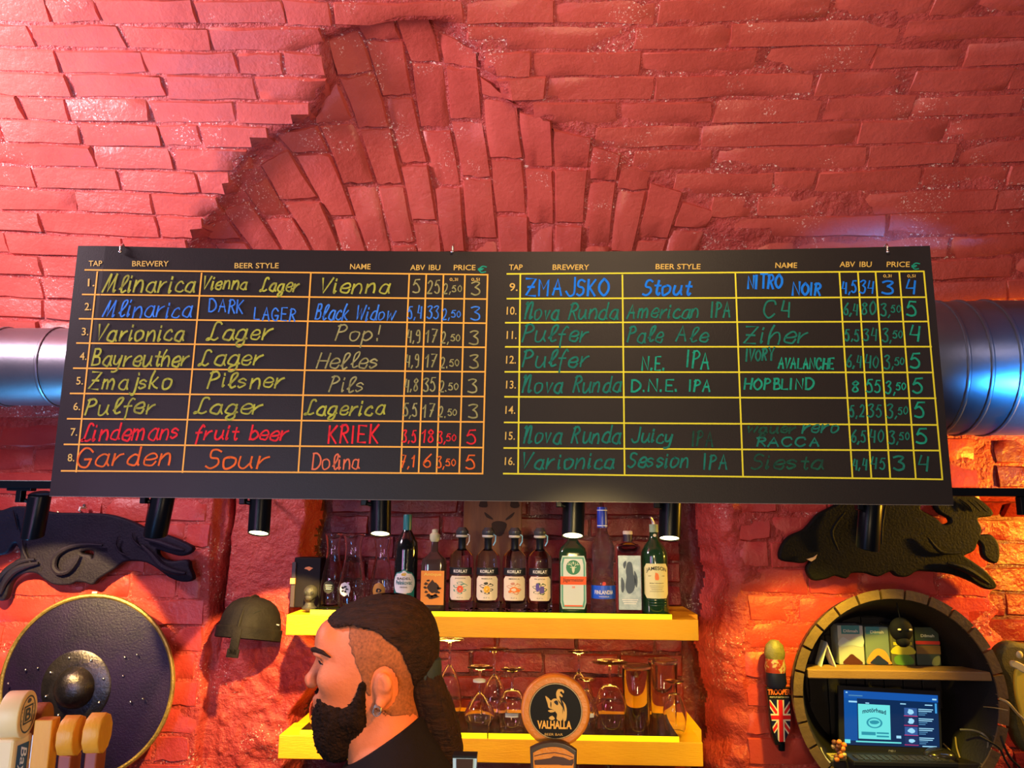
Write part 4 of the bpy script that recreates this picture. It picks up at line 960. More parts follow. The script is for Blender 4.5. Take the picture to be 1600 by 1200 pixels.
v, f = poly2d([(.0225*math.cos(a), .0225*math.sin(a)) for a in np.linspace(0, 2*math.pi, 24, endpoint=False)]); wrap(lb, 'emblem_disc', v, f, yf, .136, GRN, flat=True, off=.0022)
LG = mat('pale_green_print', (.55, .68, .5), .6)
b = MB()
v, f = poly2d([(-.005, .004), (.005, .004), (.004, -.008), (.0015, -.015), (-.0015, -.015), (-.004, -.008)]); b.add(v, f)
for sg in (-1, 1):
    for q in ([(3, 4), (7, 9), (12, 12), (14, 17)], [(7, 8), (6, 13), (8, 17)], [(10, 11), (15, 10), (18, 12)], [(5, 1), (10, 3)]):
        pts = smooth_open([(sg*a*.001, z*.001) for a, z in q], 3)
        for p, q2 in zip(pts[:-1], pts[1:]):
            d = np.array([-(q2[1]-p[1]), q2[0]-p[0]]); d = d/np.linalg.norm(d)*.0009
            b.add([(p[0]+d[0], p[1]+d[1], 0), (p[0]-d[0], p[1]-d[1], 0), (q2[0]-d[0], q2[1]-d[1], 0), (q2[0]+d[0], q2[1]+d[1], 0)], [[0, 1, 2, 3]])
v, f = poly2d([(-.0012, .011), (.0012, .011), (.0012, .015), (.003, .015), (.003, .0172), (.0012, .0172), (.0012, .020), (-.0012, .020), (-.0012, .0172), (-.003, .0172), (-.003, .015), (-.0012, .015)]); b.add(v, f)
wrap(lb, 'stag_emblem', np.array(b.v), b.f, yf, .134, LG, flat=True, off=.0028)
txt(lb, '38', yf, .076, .010, .006, mat('orange_band', (.85, .10, .015), .6), flat=True, off=.0026); lines(lb, yf, .066, 6, .045, mat('grey_print', (.35, .42, .4), .6), .006, True)
v, f = rect2d(r*1.3, .004); wrap(lb, 'red_rule', v, f, yf, .020, mat('orange_band', (.85, .10, .015), .6), flat=True, off=.0024)
# 8 tall vodka bottle
t = bottle_root('vodka_bottle', 'tall dimpled clear vodka bottle with blue cap and blue band', 942)
H = 153*K; r = 18.5*K
prf = [(r*.95, 0), (r, .004), (r*1.0, H*.20), (r*.86, H*.30), (r*.80, H*.40), (r*.86, H*.48), (r*.95, H*.56), (r*.9, H*.62), (r*.7, H*.69), (r*.42, H*.75), (r*.36, H*.80), (r*.35, H*.9)]
bt = MB().lathe(prf, wloc(t), n=40)
bt.v = [(x+.0014*math.sin(z*260+x*190), y+.0014*math.cos(z*230+x*140), z) for x, y, z in bt.v]
bt.build('glass_body', mat('rippled_clear_bottle', (.92, .93, 1), .03, trans=1.0, ior=1.38, bump=.5, bscale=45), t)
BLU = mat('deep_blue_cap', (.012, .04, .42), .35); MB().lathe([(r*.42, H*.80), (r*.42, H*.87), (r*.40, H*.99), (r*.38, H), (.001, H)], wloc(t), n=24).build('blue_cap', BLU, t)
for z in (.815, .965): MB().lathe([(r*.43, H*z), (r*.435, H*z+.0012), (r*.43, H*z+.0024)], wloc(t), n=24, cap=False).build('cap_ring', mat('white_ring', (.7, .75, .8), .4), t)
v, f = rect2d(r*2.3, .040); lb = wrap(t, 'blue_band', v, f, r*.96, .062, mat('vivid_blue_label', (.01, .09, .65), .4), off=.003)
txt(lb, 'FINLANDIA', r*.96, .062, .056, .012, WHITEP, off=.0042); txt(lb, 'VODKA', r*.96, .049, .03, .004, WHITEP, off=.0042)
v, f = blob2d(0, 0, .006, .006, 8); wrap(lb, 'red_sun', v, f, r*.96, .088, mat('red_sun_print', (.6, .03, .02), .5), off=.003)
# 9 square bottle with silver picture label
t = bottle_root('spirit_bottle', 'square bottle with tall silvery picture label and dark stopper', 982)
H = 118*K; r = 18*K
MB().lathe([(r*.97, 0), (r, .004), (r, H*.80), (r*.9, H*.83), (r*.3, H*.85), (r*.29, H*.88)], wloc(t), n=32, ex=7, sy=.8).build('glass_body', mat('grey_clear_bottle', (.9, .93, .95), .05, trans=1.0, ior=1.3), t)
MB().lathe([(r*.38, H*.865), (r*.39, H*.955)], wloc(t), n=20).build('stopper', mat('dark_plum_stopper', (.02, .012, .03), .5), t); MB().lathe([(r*.40, H*.955), (r*.42, H*.965), (r*.42, H*.99), (r*.36, H)], wloc(t), n=20).build('stopper_top', mat('pale_cork', (.55, .48, .42), .7), t)
v, f = rect2d(r*1.84, .164); lb = wrap(t, 'silver_label', v, f, r*.8, .092, mat('silvery_blue_label', (.22, .30, .37), .4, .3, col2=(.38, .46, .52), cscale=40), flat=True, off=.001)
ENG = mat('dark_engraving', (.06, .09, .13), .6); b = MB()
for lp in ([(-.006, .055), (.006, .055), (.010, .040), (.012, .02), (.018, .0), (.012, -.03), (-.004, -.04), (-.014, -.02), (-.010, .01), (-.012, .03)], [(.014, .03), (.024, .01), (.022, -.02), (.016, -.01)], [(-.026, .01), (-.016, -.01), (-.02, -.035), (-.027, -.03)], [(-.02, .05), (-.012, .06), (-.01, .05), (-.016, .035)]): v, f = poly2d(smooth_loop(lp, 3)); b.add(v, f)
wrap(lb, 'standing_figure_print', np.array(b.v), b.f, r*.8, .098, ENG, flat=True, off=.0016)
lines(lb, r*.8, .040, 3, .05, WHITEP, .006, True, .0025)
# 10 whiskey
t = bottle_root('whiskey_bottle', 'dark green whiskey bottle with large cream label and metal pourer', 1023)
H = 112*K; r = 19.8*K
MB().lathe([(r*.95, 0), (r, .004), (r, H*.72), (r*.97, H*.78), (r*.75, H*.86), (r*.42, H*.93), (r*.33, H*.99), (r*.31, H*1.13)], wloc(t), n=36).build('glass_body', GGLASS, t)
MB().lathe([(r*.335, H*1.04), (r*.335, H*1.14), (r*.30, H*1.145)], wloc(t), n=20).build('neck_label', mat('mint_neck_label', (.30, .42, .28), .6), t)
v, f = poly2d([(.005*math.cos(a), .005*math.sin(a)) for a in np.linspace(0, 6.28, 14, endpoint=False)]); wrap(t, 'round_seal', v, f, r*.40, H*1.0, PAPER, off=.001)
o_ = wloc(t); MB().tube([o_+np.array(q) for q in ((0, 0, H*1.14), (-.001, 0, H*1.17), (-.006, -.004, H*1.215), (-.010, -.008, H*1.235))], [.006, .005, .0035, .003], 10).build('pourer', mat('pinkish_pourer', (.7, .6, .65), .3, .4), t)
v, f = rect2d(r*2.05, .105, 12, .010); lb = wrap(t, 'cream_label', v, f, r, .098, mat('yellowish_cream_label', (.66, .62, .32), .6))
v, f = text2d('JAMESON', 1, width=.067, height=.015, bold=.015); v[:, 1] -= (v[:, 0]/.033)**2*.006; wrap(lb, 'lettering', v, f, r, .135, BLK, off=.0012)
v, f = blob2d(0, 0, .007, .012, 12, 12, .2); wrap(lb, 'red_crest', v, f, r, .112, mat('crest_orange', (.75, .18, .04), .6), off=.0012)
txt(lb, 'EST', r, .113, .009, .003, BLK, x=-.021); txt(lb, '1780', r, .113, .010, .003, BLK, x=.021)
txt(lb, 'IRISH WHISKEY', r, .091, .045, .0035, BLK); lines(lb, r, .083, 4, .045, BLK, .0055, h_=.0009)
for z in (.022, .030, .038): MB().lathe([(r*1.0, z), (r*1.015, z+.002), (r*1.0, z+.004)], wloc(t), n=32, cap=False).build('glass_rib', GGLASS, t)
# three glass carafes
def glass_wall(t, prof, name='glass_body', n=32, th=.0022, m=GLASS, part_c=None):
    """outer and inner skin of a drinking vessel, open at the last point"""
    inn = [(max(r_-th, .0012), h) for r_, h in prof][::-1]
    inn[-1] = (inn[-1][0], prof[0][1]+th*1.8); inn = inn+[(.0005, inn[-1][1])]
    out = [(.0005, prof[0][1])]+prof
    return MB().lathe(out+inn, wloc(t), n=n, cap=False).build(name, m, t)
def carafe(px, pt, rpx, Y, lab, badge):
    p = at(px, 955, Y); k = (Y-.02)/F; H = (948-pt)*k; r = rpx*k
    t = thing('glass_carafe', lab, 'carafe', (p[0], Y, ZU), 'tall glass carafes at the left of the upper shelf')
    glass_wall(t, [(r*.80, 0), (r*.92, .006), (r*1.0, H*.12), (r*1.0, H*.28), (r*.85, H*.48), (r*.62, H*.68), (r*.56, H*.80), (r*.66, H*.93), (r*.76, H)])
    MB().lathe([(r*.76, H-.003), (r*.80, H), (r*.79, H+.003), (r*.73, H+.003)], wloc(t), n=32, cap=False).build('lip', GLASS, t)
    if badge == 'round':
        v, f = oval2d(.019, .021); b_ = wrap(t, 'white_badge', v, f, r*1.0, H*.27, WHITEP, ang=-.3, off=.001)
        ring = MB(); 
        for k_ in range(5): v, f = blob2d(.008*math.cos(k_*1.3), .008*math.sin(k_*1.3), .005, .003, k_+40, 7, .5); ring.add(v, f)
        wrap(b_, 'badge_drawing', np.array(ring.v), ring.f, r*1.0, H*.27, BLK, ang=-.3, off=.0018)
    if badge == 'amber':
        v, f = oval2d(.020, .024); b_ = wrap(t, 'amber_badge', v, f, r*1.0, H*.27, mat('amber_badge', (.55, .25, .03), .5), off=.001)
        v, f = blob2d(0, 0, .008, .007, 5); wrap(b_, 'badge_drawing', v, f, r*1.0, H*.27, BLK, off=.0018); v, f = rect2d(.034, .008); wrap(b_, 'badge_scroll', v, f, r, H*.27-.018, WHITEP, off=.0018)
    if badge == 'dark':
        v, f = oval2d(.018, .021); b_ = wrap(t, 'dark_badge', v, f, r*1.0, H*.27, BLK, off=.001); lines(b_, r, H*.27+.006, 3, .022, WHITEP, .006)
carafe(516, 841, 17, 2.58, 'straight tall glass carafe with dark badge, behind the others at the left', 'dark')
carafe(548, 838, 21, 2.51, 'tall glass carafe with round white badge, middle of three', 'round')
carafe(594, 843, 18, 2.51, 'tall glass carafe with amber badge, beside the dark liqueur bottle', 'amber')
# dark gift box with a small dark bust in front
p = at(480, 955, 2.60)
t = thing('dark_gift_box', 'black box with small orange flame print standing at the left end of the upper shelf', 'box', (p[0], 2.60, ZU-.0072))
hw = 21*K
MB().box((p[0]-hw, 2.575, ZU-.0072), (p[0]+hw, 2.65, ZU+72*K), bev=.003).build('box_body', mat('black_card', (.007, .004, .005), .6, spec=.2), t, smooth=False)
v, f = blob2d(0, 0, .012, .006, 77, 9, .5); mo('orange_flame_print', [(p[0]+a[0]+.004, 2.5742, ZU+56*K+a[1]) for a in v], f, mat('orange_flame', (.7, .25, .08), .6), t, smooth=False)
MB().box((p[0]-hw-.006, 2.57, ZU-.006), (p[0]-hw+.008, 2.6, ZU+65*K), bev=.002).build('side_post', mat('dark_post', (.05, .03, .03), .5), t, smooth=False)
MB().box((p[0]-hw-.007, 2.562, ZU+32*K), (p[0]-hw+.010, 2.57, ZU+41*K), bev=.001).build('copper_tag', mat('copper_tag', (.6, .25, .10), .4), t, smooth=False)
p = at(483, 955, 2.52)
t = thing('small_bust', 'small dark grey skull-like bust in front of the black gift box', 'figurine', (p[0], 2.52, ZU-.0072))
GB = mat('dark_bronze', (.022, .02, .018), .5, .0, col2=(.045, .04, .03), cscale=40, bump2=.4); o_ = wloc(t)
MB().lathe([(.022, 0), (.024, .006), (.016, .014), (.013, .022), (.018, .032)], o_, n=20).build('plinth', GB, t)
b = MB().ball(o_+np.array([.002, 0, .053]), (.023, .024, .024), 10); b.ball(o_+np.array([.002, -.012, .038]), (.014, .013, .012), 8); b.build('head', GB, t)
for dx in (-.008, .012): MB().ball(o_+np.array([dx, -.0215, .053]), (.005, .003, .006), 6).build('eye_socket', BLK, t)
# wooden wolf plaque behind the bottles
pc = at(769, 850, 2.78); hw = 46*2.72/F
t = thing('wolf_plaque', 'dark wooden board with a faint burnt wolf face hanging behind the brandy bottles', 'plaque', (pc[0], 2.84, 1.8))
z0, z1 = at(769, 962, 2.78)[2], at(769, 760, 2.78)[2]
WD = mat('dark_brown_wood', (.085, .028, .010), .6, col2=(.14, .05, .015), cscale=5, stretch=(6, 1, .8), bump2=.3, b2scale=50)
MB().box((pc[0]-hw, 2.78, ZU), (pc[0]+hw, 2.80, z1), bev=.003).build('board', WD, t, smooth=False)
def burn(name, lp):
    v, f = poly2d(smooth_loop([(at(a, b_, 2.779)[0], at(a, b_, 2.779)[2]) for a, b_ in lp], 3)); mo(name, [(q[0], 2.7788, q[1]) for q in v], f, mat('burnt_line', (.018, .006, .003), .8), t, smooth=False)
burn('burnt_eye', [(757, 800), (768, 808), (770, 812), (760, 808)]); burn('burnt_eye', [(804, 800), (793, 808), (790, 813), (800, 808)])
burn('burnt_ear', [(748, 790), (757, 775), (762, 790), (757, 793)]); burn('burnt_ear', [(812, 790), (803, 775), (797, 790), (804, 794)]); burn('burnt_muzzle', [(768, 818), (780, 814), (792, 819), (786, 834), (780, 838), (773, 834)])
# ------------------------------------------------------------------ upturned glasses on the lower shelf
KG = 2.52/F
def wine(px, pt, bw, Y, lab, kind='tulip', foot=24, stem=.30, badge=None, group='upturned stemmed glasses on the lower shelf'):
    """upturned stemmed glass: rim down on the shelf, foot in the air; bw = bowl width in pixels"""
    p = at(px, 1140, Y); k = (Y-.03)/F; H = (1143-pt)*k; r = bw/2*k; fr = foot*k
    t = thing('stemmed_glass', lab, 'glass', (p[0], Y, ZL), group); o_ = wloc(t)
    hb = H*(1-stem)
    if kind == 'tulip': pr = [(.005, hb), (r*.35, hb*.93), (r*.72, hb*.76), (r*1.0, hb*.42), (r*.93, hb*.15), (r*.78, 0)]
    elif kind == 'bell': pr = [(.005, hb), (r*.35, hb*.90), (r*.8, hb*.62), (r*1.0, hb*.35), (r*.80, hb*.14), (r*.74, 0)]
    else: pr = [(.005, hb), (r*.6, hb*.93), (r*1.0, hb*.55), (r*.92, hb*.15), (r*.8, 0)]
    out = pr; inn = [(max(a-.0018, .002), h-(.003 if i == 0 else .0012)) for i, (a, h) in enumerate(pr)][::-1]; inn = inn+[(.0004, inn[-1][1])]
    sm = lambda q: [tuple(a) for a in smooth_open(q, 4)]
    MB().lathe(sm(out)+sm(inn)+[], o_, n=30, cap=False).build('bowl', GLASS, t)
    MB().lathe([(.0052, hb-.002), (.0040, hb+(H-hb)*.35), (.0042, hb+(H-hb)*.8), (.009, H-.006)], o_, n=16).build('stem', GLASS, t)
    MB().lathe([(.009, H-.006), (fr*.6, H-.003), (fr, H-.0018), (fr, H), (.0004, H+.001)], o_, n=30).build('foot', GLASS, t)
    if badge:
        v, f = rect2d(.040, .012); wrap(t, 'white_print', v, f, r*.98, hb*.42, mat('glass_print', (.7, .72, .7), .5), off=.001)
    return t
wine(700, 1027, 38, 2.60, 'tall upturned tulip beer glass just right of the barman', 'tulip', 21, .32)
wine(749, 1056, 46, 2.51, 'upturned round-bowled glass with a thick clear stem and white collar', 'bell', 20, .42)
wine(771, 1040, 40, 2.60, 'upturned long-stemmed glass standing behind the thick-stemmed one', 'tulip', 22, .36)
wine(800, 1058, 44, 2.51, 'upturned round-bowled glass with white print, left of the round tap sign', 'round', 18, .34, True)
wine(905, 1042, 46, 2.60, 'upturned glass half hidden behind the right edge of the round tap sign', 'tulip', 16, .30)
wine(917, 1071, 36, 2.51, 'short upturned stemmed glass right of the round tap sign', 'bell', 12, .2, True)
wine(954, 1046, 47, 2.51, 'large upturned balloon glass with the widest foot', 'round', 27, .33)
wine(1055, 1072, 34, 2.51, 'small upturned glass at the right end of the lower shelf', 'round', 15, .24)
wine(677, 1062, 34, 2.66, 'upturned glass partly behind the long hair of the barman', 'tulip', 20, .25)
wine(660, 1052, 34, 2.51, 'upturned glass hidden behind the head of the barman', 'tulip', 18, .3)
wine(500, 1074, 34, 2.51, 'upturned glass at the left end of the lower shelf in front of the barman face', 'round', 17, .3)
MB().lathe([(.010, 0), (.0195, .002), (.0195, .008), (.010, .010)], at(749, 1063, 2.50)-np.array([0, 0, .006]), n=24).build('white_collar', mat('glass_print', (.7, .72, .7), .5), [o for o in bpy.data.objects if o.get('label', '').startswith('upturned round-bowled glass with a thick')][0])
def tumbler(px, pt, w0, w1, Y, lab):
    p = at(px, 1140, Y); k = (Y-.03)/F; H = (1146-pt)*k
    t = thing('pint_glass', lab, 'glass', (p[0], Y, ZL), 'upturned pint glasses on the lower shelf')
    r0, r1 = w1/2*k, w0/2*k
    inn = [(r1-.004, H-.012), (r0-.0025, .0)][:]
    MB().lathe([(r0-.0025, 0), (r0, 0), (r1, H*.98), (r1*.95, H), (.0004, H), (.0004, H-.012), (r1-.004, H-.012), (r0-.0025, 0)], wloc(t), n=32, cap=False).build('glass_wall', GLASS, t)
    v, f = rect2d(.012, .05); 
tumbler(996, 1053, 44, 36, 2.51, 'upturned straight pint glass with thick base, right of the balloon glass')
tumbler(1038, 1056, 44, 36, 2.61, 'upturned pint glass partly behind the small glass at the shelf end')

# ------------------------------------------------------------------ barrel head shelf with laptop
c = at(1407.5, 1091.5, 2.42); R = .345
zc_ = ((c-CAM)@fw); R = 166/F*zc_
WSTAVE = mat('barrel_stave_wood', (.085, .05, .022), .55, col2=(.15, .09, .035), cscale=6, stretch=(1, .3, 1), bump2=.5, b2scale=70)
t = barrel = thing('barrel_shelf', 'half oak barrel fixed to the wall as a round cupboard with the laptop inside', 'barrel shelf', (c[0], 2.64, c[2]-R))
NS = 26; Yf, Yb = 2.42, 2.62
for k in range(NS):
    a0 = 2*math.pi*k/NS+.012; a1 = 2*math.pi*(k+1)/NS-.012
    V = []
    for y, ro in ((Yf, R), (Yf+.11, R*.875), (Yb, R*.77)):
        for a in np.linspace(a0, a1, 4):
            for rr_ in (ro, ro-.028): V.append((c[0]+rr_*math.cos(a), y, c[2]+rr_*math.sin(a)))
    Fc = []
    for j in range(2):
        for i in range(3):
            q = j*8+i*2; Fc += [[q, q+2, q+10, q+8], [q+1, q+9, q+11, q+3]]
        Fc += [[j*8, j*8+8, j*8+9, j*8+1], [j*8+6, j*8+7, j*8+15, j*8+14]]
    for i in range(3): Fc += [[i*2, i*2+1, i*2+3, i*2+2], [16+i*2, 16+i*2+2, 16+i*2+3, 16+i*2+1]]
    fix_normals(mo('stave', V, Fc, WSTAVE, t, smooth=False))
MB().lathe([(R-.0295, .004), (R*.875-.0295, .11), (R*.77-.030, Yb-Yf-.01)], (c[0], Yf, c[2]), n=60, axis='y', cap=False).build('shade_lining', mat('shade_black', (.008, .006, .005), .6, bump2=.3), t)  # added lining, its black stands in for the shade inside the barrel
for y in (Yf+.05, Yb-.03):
    kk = (y-Yf)/(Yb-Yf); Rq = R*(1-(.125*kk/.55 if kk < .55 else .125+.105*(kk-.55)/.45))
    MB().lathe([(Rq+.001, 0), (Rq+.004, 0), (Rq+.002, .02), (Rq-.001, .02)], (c[0], y, c[2]), n=60, axis='y', cap=False).build('iron_hoop', IRON, t)
BK = mat('shade_black_inner_wood', (.008, .006, .006), .6, col2=(.016, .011, .010), cscale=4, bump2=.3)  # near black: the barrel's inner shade put into the wood colour
for k in range(7):
    x0 = c[0]-R*.66+k*R*1.32/7; x1 = x0+R*1.32/7-.003; xm = max(abs(x0-c[0]), abs(x1-c[0]))
    hl = math.sqrt(max(.001, (R*.78-.031)**2-xm**2))
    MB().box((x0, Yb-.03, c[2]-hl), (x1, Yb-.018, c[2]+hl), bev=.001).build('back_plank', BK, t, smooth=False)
zs1 = at(1410, 1048, Yf+.01)[2]; xs0, xs1 = at(1260, 1048, Yf+.01)[0], at(1553, 1052, Yf+.01)[0]
SHM = mat('cupboard_shelf_wood', (.24, .13, .05), .5, col2=(.34, .19, .07), cscale=5, stretch=(.4, 3, 3), bump2=.3)
MB().box((xs0+.004, Yf+.01, zs1-.026), (xs1-.006, Yb-.10, zs1), bev=.003).build('inner_shelf', SHM, t, smooth=False)
zs2 = at(1400, 1189, Yf+.02)[2]; hx = math.sqrt(R*R-(zs2-.012-c[2])**2)-.03
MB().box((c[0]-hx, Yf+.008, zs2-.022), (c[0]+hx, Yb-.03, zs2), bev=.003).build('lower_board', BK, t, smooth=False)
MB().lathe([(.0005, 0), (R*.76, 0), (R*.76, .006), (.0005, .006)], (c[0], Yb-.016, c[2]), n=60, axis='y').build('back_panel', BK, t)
# tea boxes
def teabox(px0, px1, pt, Y, cols, lab, text, tx):
    a = at(px0, 1047, Y); b_ = at(px1, 1047, Y); z1 = at(px0, pt, Y)[2]
    t = thing('tea_box', lab, 'box', ((a[0]+b_[0])/2, Y+.02, zs1), 'tea boxes on the upper shelf of the barrel')
    MB().box((a[0]+.001, Y, zs1), (b_[0]-.001, Y+.06, z1), bev=.0015).build('carton', mat(*cols[0]), t, smooth=False)
    for (nm, u0, u1, v0, v1, m) in cols[1]:
        lp = [(a[0]+(b_[0]-a[0])*u, zs1+(z1-zs1)*v) for u, v in ((u0, v0), (u1, v0), (u1, v1), (u0, v1))] if not isinstance(u0, list) else [(a[0]+(b_[0]-a[0])*u, zs1+(z1-zs1)*v) for u, v in smooth_loop(u0, 3)]
        v, f = poly2d(lp); mo(nm, [(q[0], Y-.0008-.0002*cols[1].index((nm, u0, u1, v0, v1, m)), q[1]) for q in v], f, m, t, smooth=False)
    v, f = text2d(text, 1, width=(b_[0]-a[0])*.55, height=.0085, bold=.01); cx = (a[0]+b_[0])/2; mo('lettering', [(cx+q[0], Y-.0022, zs1+(z1-zs1)*tx+q[1]) for q in v], f, WHITEP, t, smooth=False)
PB = mat('pale_blue_print', (.45, .55, .62), .6); TL = mat('teal_print', (.05, .22, .26), .6); OR_ = mat('orange_print', (.85, .3, .06), .6); DBL = mat('navy_print', (.01, .02, .08), .6); BRN = mat('dark_brown_print', (.08, .015, .01), .6); YL = mat('yellow_green_print', (.55, .5, .03), .6); GN = mat('leaf_green_print', (.10, .25, .03), .6); RD = mat('red_print', (.6, .04, .03), .6)
teabox(1312, 1353, 977, 2.52, (('pale_grey_card', (.42, .45, .45), .6), [('sky_print', .15, .85, .78, 1.0, TL), ('cloud_print', [(.0, .55), (.2, .7), (.5, .6), (.9, .75), (1, .6), (.9, .45), (.5, .5), (.1, .45)], 0, 0, 0, PB), ('dark_arch_print', [(.15, .02), (.35, .2), (.5, .27), (.65, .2), (.9, .02)], 0, 0, 0, BRN)]), 'pale grey tea box with dark arch print, leftmost of four', 'Dilmah', .86)
teabox(1355, 1393, 979, 2.525, (('teal_grey_card', (.16, .22, .20), .6), [('teal_block', .05, .6, .8, 1.0, TL), ('orange_arch_print', [(.05, .02), (.15, .25), (.45, .42), (.8, .35), (.98, .1), (.98, .02)], 0, 0, 0, OR_), ('navy_arch_print', [(.15, .02), (.35, .18), (.5, .25), (.65, .18), (.9, .02)], 0, 0, 0, DBL)]), 'teal tea box with orange and navy arch print, second of four', 'Dilmah', .86)
teabox(1395, 1432, 979, 2.52, (('dark_olive_card', (.10, .10, .04), .6), [('yellow_bell_print', .1, .9, .52, .60, YL), ('yellow_skirt_print', [(.2, .5), (.8, .5), (1, .3), (0, .3)], 0, 0, 0, YL), ('green_leaf_print', [(.2, .02), (.1, .2), (.4, .28), (.8, .24), (.9, .05)], 0, 0, 0, GN)]), 'olive tea box with yellow and green print, third of four', 'Dilmah', .86)
teabox(1434, 1472, 980, 2.525, (('dark_green_card', (.05, .07, .05), .6), [('red_band', .0, 1.0, .55, .64, RD), ('ochre_band', .0, 1.0, .30, .52, mat('ochre_print', (.22, .12, .03), .6)), ('pale_sprig_print', [(.6, .02), (.7, .2), (.95, .25), (.9, .02)], 0, 0, 0, mat('sprig', (.25, .27, .1), .6))]), 'dark green tea box with a red band, rightmost of four', 'Dilmah', .78)
# folded white card
a = at(1291, 1046, 2.5); 
t = thing('folded_card', 'small folded white card standing like a tent left of the tea boxes', 'card', (a[0], 2.5, zs1))
for sg in (-1, 1):
    b = MB(); hh = .072; x0, x1 = a[0]+sg*.024, a[0]
    b.add([(x0, 2.48, zs1), (x0, 2.53, zs1), (x1, 2.53, zs1+hh), (x1, 2.48, zs1+hh), (x0-sg*.004, 2.48, zs1), (x0-sg*.004, 2.53, zs1), (x1, 2.53, zs1+hh-.012), (x1, 2.48, zs1+hh-.012)],
          [[0, 1, 2, 3], [4, 7, 6, 5], [0, 3, 7, 4], [1, 5, 6, 2], [0, 4, 5, 1]]); b.build('card_leaf', WHITEP, t, smooth=False)
# dark skull ornament with pale eyes hanging in front of the boxes
q = at(1408, 985, 2.44)
t = thing('dark_mask', 'small black mask with two pale eyes hanging inside the barrel above the tea boxes', 'ornament', (q[0], 2.44, q[2]))
DK = mat('matt_black', (.002, .0025, .007), .8, spec=.2)
b = MB().ball(q+np.array([0, 0, .002]), (.034, .024, .036), 12); b.ball(q+np.array([0, -.006, -.032]), (.020, .018, .016), 8); b.build('mask_face', DK, t)
for sg in (-1, 1):
    MB().ball(q+np.array([sg*.0165+.001, -.0235, .005]), (.005, .004, .0035), 6).build('pale_eye', mat('pale_eye', (.55, .5, .42), .4), t)
MB().tube([q+np.array([0, 0, .03]), (q[0], 2.46, c[2]+R-.03)], .0015, 6).build('hanging_cord', DK, t)
# laptop
tl, tr_, br, bl = at(1311, 1072, 2.52), at(1467, 1081, 2.50), at(1471, 1186, 2.47), at(1313, 1181, 2.49)
tl, tr_, bl, br = map(np.array, (tl, tr_, bl, br))
t = thing('laptop', 'open black laptop playing music inside the barrel', 'laptop', ((bl+br)/2+np.array([0, 0, 0])))
def quadpt(u, v, off=0.0):
    p = bl*(1-u)*(1-v)+br*u*(1-v)+tr_*u*v+tl*(1-u)*v; n = np.cross(br-bl, tl-bl); n /= np.linalg.norm(n); return p+n*off
def panel(name, u0, u1, v0, v1, off, m, parent, th=0.0):
    P4 = [quadpt(u0, v0, off), quadpt(u1, v0, off), quadpt(u1, v1, off), quadpt(u0, v1, off)]
    if not th: return mo(name, P4, [[0, 1, 2, 3]], m, parent, smooth=False)
    Q4 = [quadpt(u0, v0, off-th), quadpt(u1, v0, off-th), quadpt(u1, v1, off-th), quadpt(u0, v1, off-th)]
    return fix_normals(mo(name, P4+Q4, [[0, 1, 2, 3], [7, 6, 5, 4], [0, 4, 5, 1], [1, 5, 6, 2], [2, 6, 7, 3], [3, 7, 4, 0]], m, parent, smooth=False))
lid = panel('screen_lid', -.01, 1.01, -.02, 1.01, 0, mat('black_plastic', (.01, .011, .013), .4), t, .009)
def em(n, c_, s): return mat(n, (.0, .0, .0), .4, emit=c_, es=s)
SC = em('screen_blue', (.0, .022, .09), 1.0)
scr = panel('display', .045, .985, .16, .945, .0012, SC, t)
def pp(name, u0, u1, v0, v1, m, off=.0018): # fractions of the display
    return panel(name, .045+.94*u0, .045+.94*u1, .16+.785*v0, .16+.785*v1, off, m, scr)
pp('browser_bar', 0, 1, .86, 1, em('screen_bar', (.004, .09, .40), 1.0)); pp('side_glow', 0, .14, .08, .86, em('screen_side', (.0, .08, .34), 1.0))
CY = em('screen_cyan', (.16, .80, .78), 1.0); WH = em('screen_white', (.35, .72, .95), 1.0); DKS = em('screen_dark', (.0, .02, .08), 1.0)
pp('album_cover', .15, .49, .12, .76, CY)
def ptxt(s, u, v, wu, hv, m, off=.0026, arch=0):
    vv, f = text2d(s, 1, width=wu, height=hv, bold=.02)
    vv[:, 1] -= arch*(vv[:, 0]/(wu/2))**2
    mo('screen_lettering', [quadpt(.045+.94*(u+q[0]), .16+.785*(v+q[1]), off) for q in vv], f, m, scr, smooth=False)
ptxt('motörhead', .32, .655, .25, .085, DKS, arch=.035)
vv, f = shape2d([[(.085*math.cos(a), .10*math.sin(a)) for a in np.linspace(0, 6.28, 24, endpoint=False)], [(.065*math.cos(a), .08*math.sin(a)) for a in np.linspace(6.28, 0, 24, endpoint=False)]], 0)
mo('cover_ring', [quadpt(.045+.94*(.32+q[0]), .16+.785*(.42+q[1]), .0026) for q in vv], f, em('screen_teal', (.02, .3, .4), 1.0), scr, smooth=False)
vv, f = blob2d(0, 0, .045, .05, 31, 9, .3); mo('cover_blot', [quadpt(.045+.94*(.32+q[0]), .16+.785*(.43+q[1]), .0026) for q in vv], f, em('screen_teal', (.02, .3, .4), 1.0), scr, smooth=False)
pp('cover_caption', .18, .33, .19, .25, em('screen_teal', (.02, .3, .4), 1.0), .0026); pp('cover_caption', .34, .47, .16, .19, em('screen_teal', (.02, .3, .4), 1.0), .0026); pp('cover_caption', .34, .47, .22, .25, em('screen_teal', (.02, .3, .4), 1.0), .0026)
